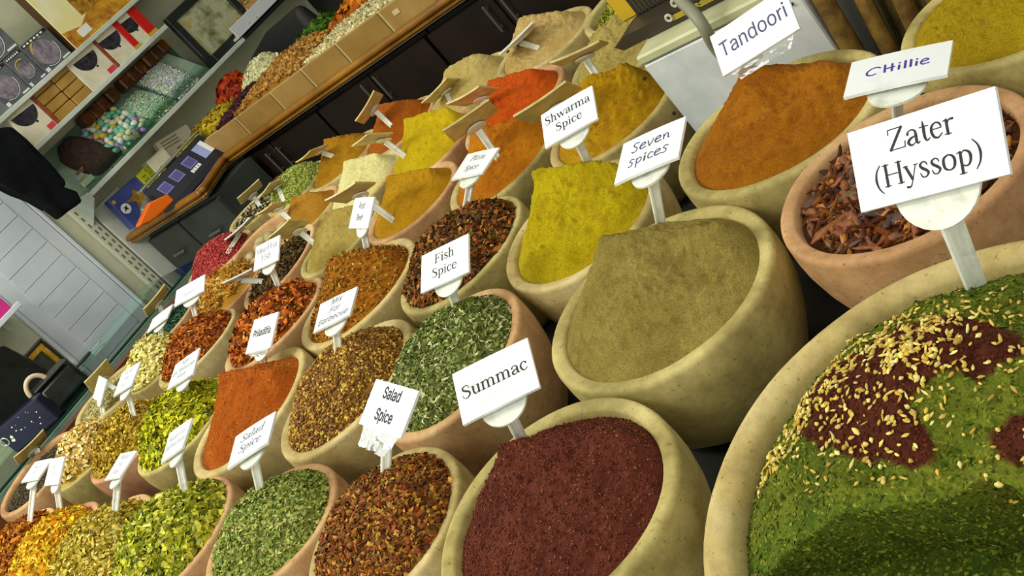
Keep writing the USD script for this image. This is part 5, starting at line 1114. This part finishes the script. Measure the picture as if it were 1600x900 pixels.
for px, py in ((405, 95), (425, 60), (450, 40), (470, 22), (440, 85)):
    a_, z_ = s_d(px, py, .95); q_ = ft + dX * a_ - nX * .95; q_[2] = z_; pts += list(np.asarray(trimesh.creation.icosphere(1, .06).vertices) + q_); q_ = q_.copy(); q_[2] = ZN + .115; pts += list(np.asarray(trimesh.creation.icosphere(1, .10).vertices) + q_)
obj('black_sack', hull(np.array(pts) * S + [0, 0, ZC]), plain('sack_black', (8, 9, 9), .6), cat='sack', label='shiny black sack behind the almonds and green fruit', smooth=60)

# ------------------------------------------------------------------ on the counter's near end: boxes, scale, orange pouch
XB = -7.08
BLUE = mottled('box_blue', (50, 62, 130), (72, 86, 156), 10, .4)
def flat_box(name, label, corners, X, dep, mats, cat='box'):
    "carton standing on the counter with its face at x = X; the face's corners read from the photograph"
    Q = [W(*at(*c, x=X)) for c in corners]; e1 = Q[1] - Q[0]; e2 = Q[0] - Q[3]; w, h = np.linalg.norm(e1), np.linalg.norm(e2); e1 /= w; e2 = e2 - (e2 @ e1) * e1; e2 /= np.linalg.norm(e2); n = np.cross(e1, e2)
    c = sum(Q) / 4
    t = thing(name, label, cat, c - n * dep * S / 2 - Z_ * h / 2)
    obj('carton', obox(c - n * dep * S / 2, e1, e2, n, w, h, dep * S, .003), mats, t)
    return t, c, e1, e2, n, w, h
t, c, e1, e2, n, w, h = flat_box('fig_box', 'deep blue box printed with a golden star of figs on the counter by the wall', [(165, 318), (209, 279), (254, 312), (213, 351)], XB, .08, BLUE)
star = Polygon([((.42 if k % 2 == 0 else .19) * (1 + .2 * math.sin(k * 2.1)) * math.cos(k * math.pi / 5 + .3), (.42 if k % 2 == 0 else .19) * (1 + .2 * math.cos(k * 1.7)) * math.sin(k * math.pi / 5 + .3)) for k in range(10)])
obj('printed_star', extr(star, .0008, c + e1 * w * .16 + e2 * h * .02, e1 * w * .8, e2 * h * .8, n), mottled('print_figs', (120, 84, 20), (176, 136, 40), 60, .5), t)
obj('round_emblem', extr(Point(0, 0).buffer(.13), .0008, c - e1 * w * .30 + e2 * h * .02, e1 * w, e2 * w, n), WHITEP, t)
obj('emblem_mark', extr(Polygon([(-.07, -.05), (-.02, .02), (-.06, .06), (.02, .04), (.07, .06), (.04, 0), (.06, -.06), (0, -.03)]), .0014, c - e1 * w * .30 + e2 * h * .02, e1 * w, e2 * w, n), BLACKP, t)
obj('small_emblem', extr(Point(0, 0).buffer(.05), .0008, c - e1 * w * .42 + e2 * h * .36, e1 * w, e2 * w, n), GOLDP, t)
obj('barcode_label', extr(sbox(-.08, -.04, .08, .04), .0008, c + e1 * w * .06 - e2 * h * .42, e1 * w, e2 * w, n), WHITEP, t)
t, c, e1, e2, n, w, h = flat_box('dried_fig_box', 'bright yellow-green box lettered DRIED FIG lying on its side behind the blue box', [(211, 276), (228, 259), (257, 280), (240, 297)], XB + .02, .09, mottled('box_lime', (176, 180, 20), (196, 200, 40), 10, .4))
g = lettering(['DRIED', 'FIG'], 'sans', h, w, .30, .86)
obj('lettering', extr(g, .0006, c, -e2, e1, n), plain('print_olive', (60, 70, 20), .5), t)
t, c, e1, e2, n, w, h = flat_box('small_fruit_box', 'small pale box with brown printed fruit above the yellow-green box', [(228, 254), (254, 231), (280, 252), (253, 279)], XB + .03, .10, CREAM)
obj('printed_fruit', extr(Polygon([(-.45, -.45), (.45, -.45), (.45, -.1), (.1, -.2), (-.2, -.05)]), .0006, c, e1 * w, e2 * h, n), FRUIT, t)
t, c, e1, e2, n, w, h = flat_box('leaflet_box', 'tall pale printed box with a brown photo behind the scale', [(240, 225), (290, 195), (318, 225), (270, 258)], XB - .06, .06, CREAM)
obj('brown_photo', extr(sbox(-.1, -.45, .30, -.05), .0006, c, e1 * w, e2 * h, n), mottled('photo_brown', (96, 62, 14), (140, 96, 30), 40, .4), t)
obj('text_line', [extr(sbox(-.4, .1 + .12 * k, .1, .14 + .12 * k), .0006, c, e1 * w, e2 * h, n) for k in range(3)], plain('print_grey', (110, 112, 96), .5), t)
# scale
XS = -6.42
a, b = at(262, 313, x=XS), at(353, 231, x=XS)
y0, y1 = a[1], b[1]
t = thing('shop_scale', 'black shop scale with three violet displays and a grey pan', 'scale', W(XS - .15, (y0 + y1) / 2, ZN))
SCB = plain('scale_black', (20, 22, 30), .35)
zb_ = ZN + .005; ht = .20
body = hull([W(*q) for q in ((XS, y0, zb_), (XS, y1, zb_), (XS - .15, y0, zb_), (XS - .15, y1, zb_), (XS - .02, y0, zb_ + .04), (XS - .02, y1, zb_ + .04), (XS - .12, y0, zb_ + ht), (XS - .12, y1, zb_ + ht), (XS - .15, y0, zb_ + ht), (XS - .15, y1, zb_ + ht))])
obj('housing', body, SCB, t)
fa, fb = W(XS - .02, (y0 + y1) / 2, zb_ + .04), W(XS - .12, (y0 + y1) / 2, zb_ + ht); up = fb - fa; lu = np.linalg.norm(up); up /= lu; nn = np.cross(Y_, up)
if nn[0] < 0: nn = -nn
LCD = mat('lcd_violet', {'p': ('principled_bsdf', {'base_color': L(70, 70, 120), 'roughness': .2, 'emission_color': L(70, 70, 160), 'emission_strength': .05})})
ly = (y1 - y0) * S
for u_ in (-.34, -.13, .10):
    c = fa + up * lu * .55 + Y_ * ly * u_
    obj('display', obox(c + nn * .0008, Y_, up, nn, ly * .115, lu * .30, .002), LCD, t, label='violet display')
    obj('display_rim', obox(c + nn * .0004, Y_, up, nn, ly * .14, lu * .42, .0012), plain('display_rim', (120, 112, 190), .4) if 'display_rim' not in MATS else MATS['display_rim'], t)
obj('white_label', obox(fa + up * lu * .5 + Y_ * ly * .34 + nn * .0006, Y_, up, nn, ly * .17, lu * .62, .0012), plain('label_bluewhite', (150, 160, 206), .4), t)
obj('white_label', obox(fa + up * lu * .5 + Y_ * ly * .40 + nn * .0012, Y_, up, nn, ly * .06, lu * .62, .0014), WHITEP, t)
obj('key', [obox(fa + up * lu * .22 + Y_ * ly * (.02 + .04 * k) + nn * .001, Y_, up, nn, ly * .03, lu * .14, .002) for k in range(4)], WHITEP, t)
obj('pan', bh((XS - .115, y0 - .02, zb_ + ht + .012), (XS - .19, y1 + .02, zb_ + ht + .028), .004), plain('pan_steel', (150, 160, 140), .3, metallic=.6), t)
obj('pan_post', bh((XS - .125, (y0 + y1) / 2 - .05, zb_ + ht), (XS - .148, (y0 + y1) / 2 + .05, zb_ + ht + .012)), SCB, t)
# orange pouch with crumpled clear top
q = [at(px, py, x=-6.5) for px, py in ((215, 353), (230, 322), (256, 310), (263, 316), (245, 335), (228, 348))]
pts = []
for p in q:
    for dx in (0, .05): pts += list(np.asarray(trimesh.creation.icosphere(1, .012).vertices) + [p[0] + dx, p[1], max(p[2], ZN + .012)])
t = thing('orange_pouch', 'bright orange pouch with a crumpled clear top on the counter edge', 'pouch', W(-6.48, q[0][1], ZN))
obj('pouch', hull(np.array([W(*p) for p in pts])), plain('orange_plastic', (236, 110, 14), .3), t, smooth=60)
g = np.random.default_rng(4); tp = np.array([at(px, py, x=-6.62) for px, py in ((226, 330), (246, 316), (236, 300), (256, 282), (268, 276), (250, 322))])
V = np.vstack([np.asarray(trimesh.creation.icosphere(2, .03).vertices) + p for p in tp]); m = hull(V * S + [0, 0, ZC]).subdivide().subdivide(); v = np.asarray(m.vertices)
v = v + (meshkit.fbm(v * 60, 3, 4)[:, None] - .5) * .03; obj('clear_top', (v, np.asarray(m.faces)), SLEEVE, t)

# ------------------------------------------------------------------ black jacket, ledge with a magenta box at the left
def blob(poly, X, th, r=.03):
    pts = []
    for px, py in poly:
        p = at(px, py, x=X)
        for dx in (0, th): pts += list(np.asarray(trimesh.creation.icosphere(1, r).vertices) + [p[0] + dx, p[1], p[2]])
    return hull(np.array(pts) * S + [0, 0, ZC])
t = thing('jacket', 'black jacket hanging over the end of the shelves', 'jacket', W(*at(60, 290, x=-6.85)))
def rumple(m, amt, sc):
    m = m.subdivide().subdivide().subdivide(); v = np.asarray(m.vertices); n = np.asarray(m.vertex_normals)
    k = meshkit.fbm(v * [sc, sc, sc * .35], 3, 6) - .5; return v + n * (k * amt)[:, None], np.asarray(m.faces)
obj('body', rumple(blob([(-30, 222), (6, 216), (24, 232), (56, 268), (84, 294), (66, 322), (20, 303), (-20, 280)], -6.9, .12), .03, 14), CLOTH, t, smooth=True)
obj('sleeve', rumple(blob([(80, 300), (108, 310), (113, 320), (88, 338), (72, 326), (62, 306)], -6.86, .10, .02), .016, 20), CLOTH, t, smooth=True)
z = at(15, 484, x=-6.9)[2]; yr_ = at(29, 469, x=-6.9)[1]; yl_ = at(-40, 545, x=-6.9)[1]
t = thing('wall_ledge', 'short white ledge at the left edge, left of the white door', 'shelf', W(-7.1, yr_, z))
obj('board', bh((-7.295, yl_, z - .035), (-6.9, yr_, z), .004), WHITE, t)
obj('bracket', bh((-7.29, yr_ - .06, z - .12), (-7.25, yr_ - .04, z - .036)), STEEL, t)
t = thing('magenta_box', 'magenta and white box on the short white ledge', 'box', W(-7.0, yr_ - .12, z))
obj('carton', bh((-7.1, yr_ - .30, z), (-6.93, yr_ - .05, z + .13), .004), plain('box_magenta', (206, 40, 130), .4), t)
obj('white_band', bh((-6.93, yr_ - .30, z + .01), (-6.926, yr_ - .16, z + .07)), WHITEP, t)
obj('top_band', bh((-7.1, yr_ - .30, z + .13), (-6.93, yr_ - .05, z + .15)), plain('box_tan', (170, 140, 70), .5), t)

# ------------------------------------------------------------------ the metal box with the yellow machine on top
yF = 2.22; xl, xr = -1.775, -1.288
zt_ = at(988, 93, y=yF)[2]
BOXM = mottled('box_painted_metal', (190, 200, 200), (226, 232, 234), 7, .4, lo=.38, hi=.62, c3=(230, 234, 232))
BOXT = mottled('box_lid_cream', (176, 178, 136), (196, 198, 158), 9, .45)
t = thing('metal_box', 'scuffed white metal box standing among the bowls behind the Tandoori card', 'box', W((xl + xr) / 2, yF + .2, ZT))
zs = at(995, 107, y=yF)[2]
obj('box_body', bh((xl, yF, ZT), (xr, yF + .17, zs - .004), .004), BOXM, t)
obj('lid', bh((xl - .004, yF - .004, zs), (xr + .004, yF + .174, zt_), .006), BOXT, t)
for px, py in ((1008, 122), (1054, 176), (1237, 6)):
    p = at(px, py, y=yF); obj('rivet', hull(np.array([W(p[0] + .005 * math.cos(q), yF - d, p[2] + .005 * math.sin(q)) for q in np.arange(10) * .628 for d in (0, .006)])), DARK, t)
yM = 2.30
PLATE = plain('machine_base_brown', (48, 40, 26), .5); YELM = mottled('machine_yellow', (186, 150, 20), (204, 168, 34), 6, .4)
t = thing('yellow_machine', 'yellow vented machine with a dark label plate on top of the white metal box', 'machine', W((xl + xr) / 2, yM + .1, zt_))
zb1 = at(974, 58, y=yM)[2]; zb0 = zt_ + .003; xb = at(958, 72, y=yM)[0]
prof = Polygon([(xb, zb0 + (zb1 - zb0) * .55), (xb + .02, zb0), (xr + .05, zb0), (xr + .05, zb1), (xb + .05, zb1)])
m = extr(prof,   .12 * S, W(0, yM + .12, 0), X_ * S, Z_ * S, -Y_); obj('base_plate', m, PLATE, t)
yY = 2.40; ya_ = at(982, 47, y=yY); xr2 = at(1062, 2, y=yY)[0]
obj('yellow_housing', bh((at(978, 44, y=yY)[0], yY, zb1), (xr2 + .02, yY + .05, zb1 + .5), .006), YELM, t)
for k in range(10):
    p = at(999 + 5.7 * k, 22 - 3.1 * k, y=yY); obj('vent_slot', bh((p[0] - .006, yY - .003, p[2]), (p[0] + .004, yY + .002, p[2] + .22)), DARK, t)
p0 = at(1050, 36, y=yM); pz0, pz1 = zb0 + .012, zb1 - .008
obj('label_plate', bh((p0[0], yM - .003, pz0), (xr + .02, yM - .0005, pz1)), plain('plate_black', (36, 34, 22), .4), t)
YP = plain('plate_yellow', (190, 170, 50), .45); bars = []
nb = 5
for k in range(nb):
    zz = pz0 + (pz1 - pz0) * (k + .12) / nb; rg = random.Random(k); xx = p0[0] + .012
    while xx < xr - .02:
        w = rg.uniform(.03, .09); bars.append(bh((xx, yM - .004, zz), (xx + w, yM - .0025, zz + (pz1 - pz0) / nb * .70))); xx += w + .008
obj('plate_print', bars, YP, t, label='yellow printed fields')
for px, py in ((1046, 26), (1055, 3)):
    p = at(px, py, y=yM); obj('screw', tube([W(p[0] + .014 * math.cos(q) * .6, yM - .006, p[2] + .0085 * math.sin(q)) for q in np.linspace(0, 6.283, 16)], .0020, 6), plain('screw_grey', (190, 188, 170), .4) if 'screw_grey' not in MATS else MATS['screw_grey'], t)
pc = [at(1052, -14, y=2.26), at(1066, 3, y=2.24), at(1085, 22, y=2.19), at(1102, 46, y=2.17), at(1116, 72, y=2.19), at(1136, 96, y=2.2)]
obj('cable', tube(curve([W(*p) for p in pc], 5), .008, 10), plain('cable_grey', (130, 130, 110), .5), t, smooth=True)

# ------------------------------------------------------------------ dried sticks and dark packets behind the chilli bowl
rng = np.random.default_rng(31)
BARK = [mottled('bark_a', (92, 66, 18), (146, 114, 40), 40, .7, .3, 120), mottled('bark_b', (66, 50, 16), (112, 92, 34), 40, .7, .3, 120), mottled('bark_c', (112, 98, 30), (156, 140, 56), 30, .6, .3, 120)]
for k in range(26):
    x0 = -1.268 + k * .024 + rng.uniform(-.008, .008); y0 = 2.205 + .07 * (k % 3) + rng.uniform(0, .03)
    tp = np.array([x0 + rng.uniform(-.03, .07), y0 + rng.uniform(.05, .16), -.55 + rng.uniform(-.05, .1)]); bt = np.array([x0, y0, ZT + .006])
    md = (tp + bt) / 2 + rng.uniform(-.015, .015, 3)
    obj('bark_stick', tube([W(*bt), W(*(bt * .6 + md * .4)), W(*md), W(*(md * .4 + tp * .6)), W(*tp)], np.array([.020, .024, .022, .018, .010]) * rng.uniform(.32, .55), 7), BARK[k % 3], smooth=75, cat='stick', label='dry brown bark stick standing in the bundle between the metal box and the mustard bowl', group='bundle of dry sticks')
for k, (x, y, w, m, lab) in enumerate(((-.98, 2.62, .16, mottled('packet_grey', (84, 88, 84), (120, 124, 116), 20, .3), 'grey shiny packet behind the dry sticks'), (-.80, 2.50, .18, mottled('packet_dark_green', (24, 34, 18), (50, 62, 34), 20, .4), 'dark green packet behind the mustard bowl'), (-1.16, 2.72, .22, mottled('packet_brown', (50, 38, 14), (84, 66, 26), 20, .5), 'dark brown sack behind the dry sticks'), (-.55, 2.62, .24, BLACK, 'black sack behind the mustard bowl'))):
    pts = np.vstack([np.asarray(trimesh.creation.icosphere(1, .04).vertices) + [x + a * w * .5, y + b * .04, z] for a in (-1, 1) for b in (0, 1) for z in (ZT + .041, -.60 - .05 * k)])
    obj('tall_packet', rumple(hull(pts * S + [0, 0, ZC]), .02, 16), m, smooth=True, cat='packet', label=lab)
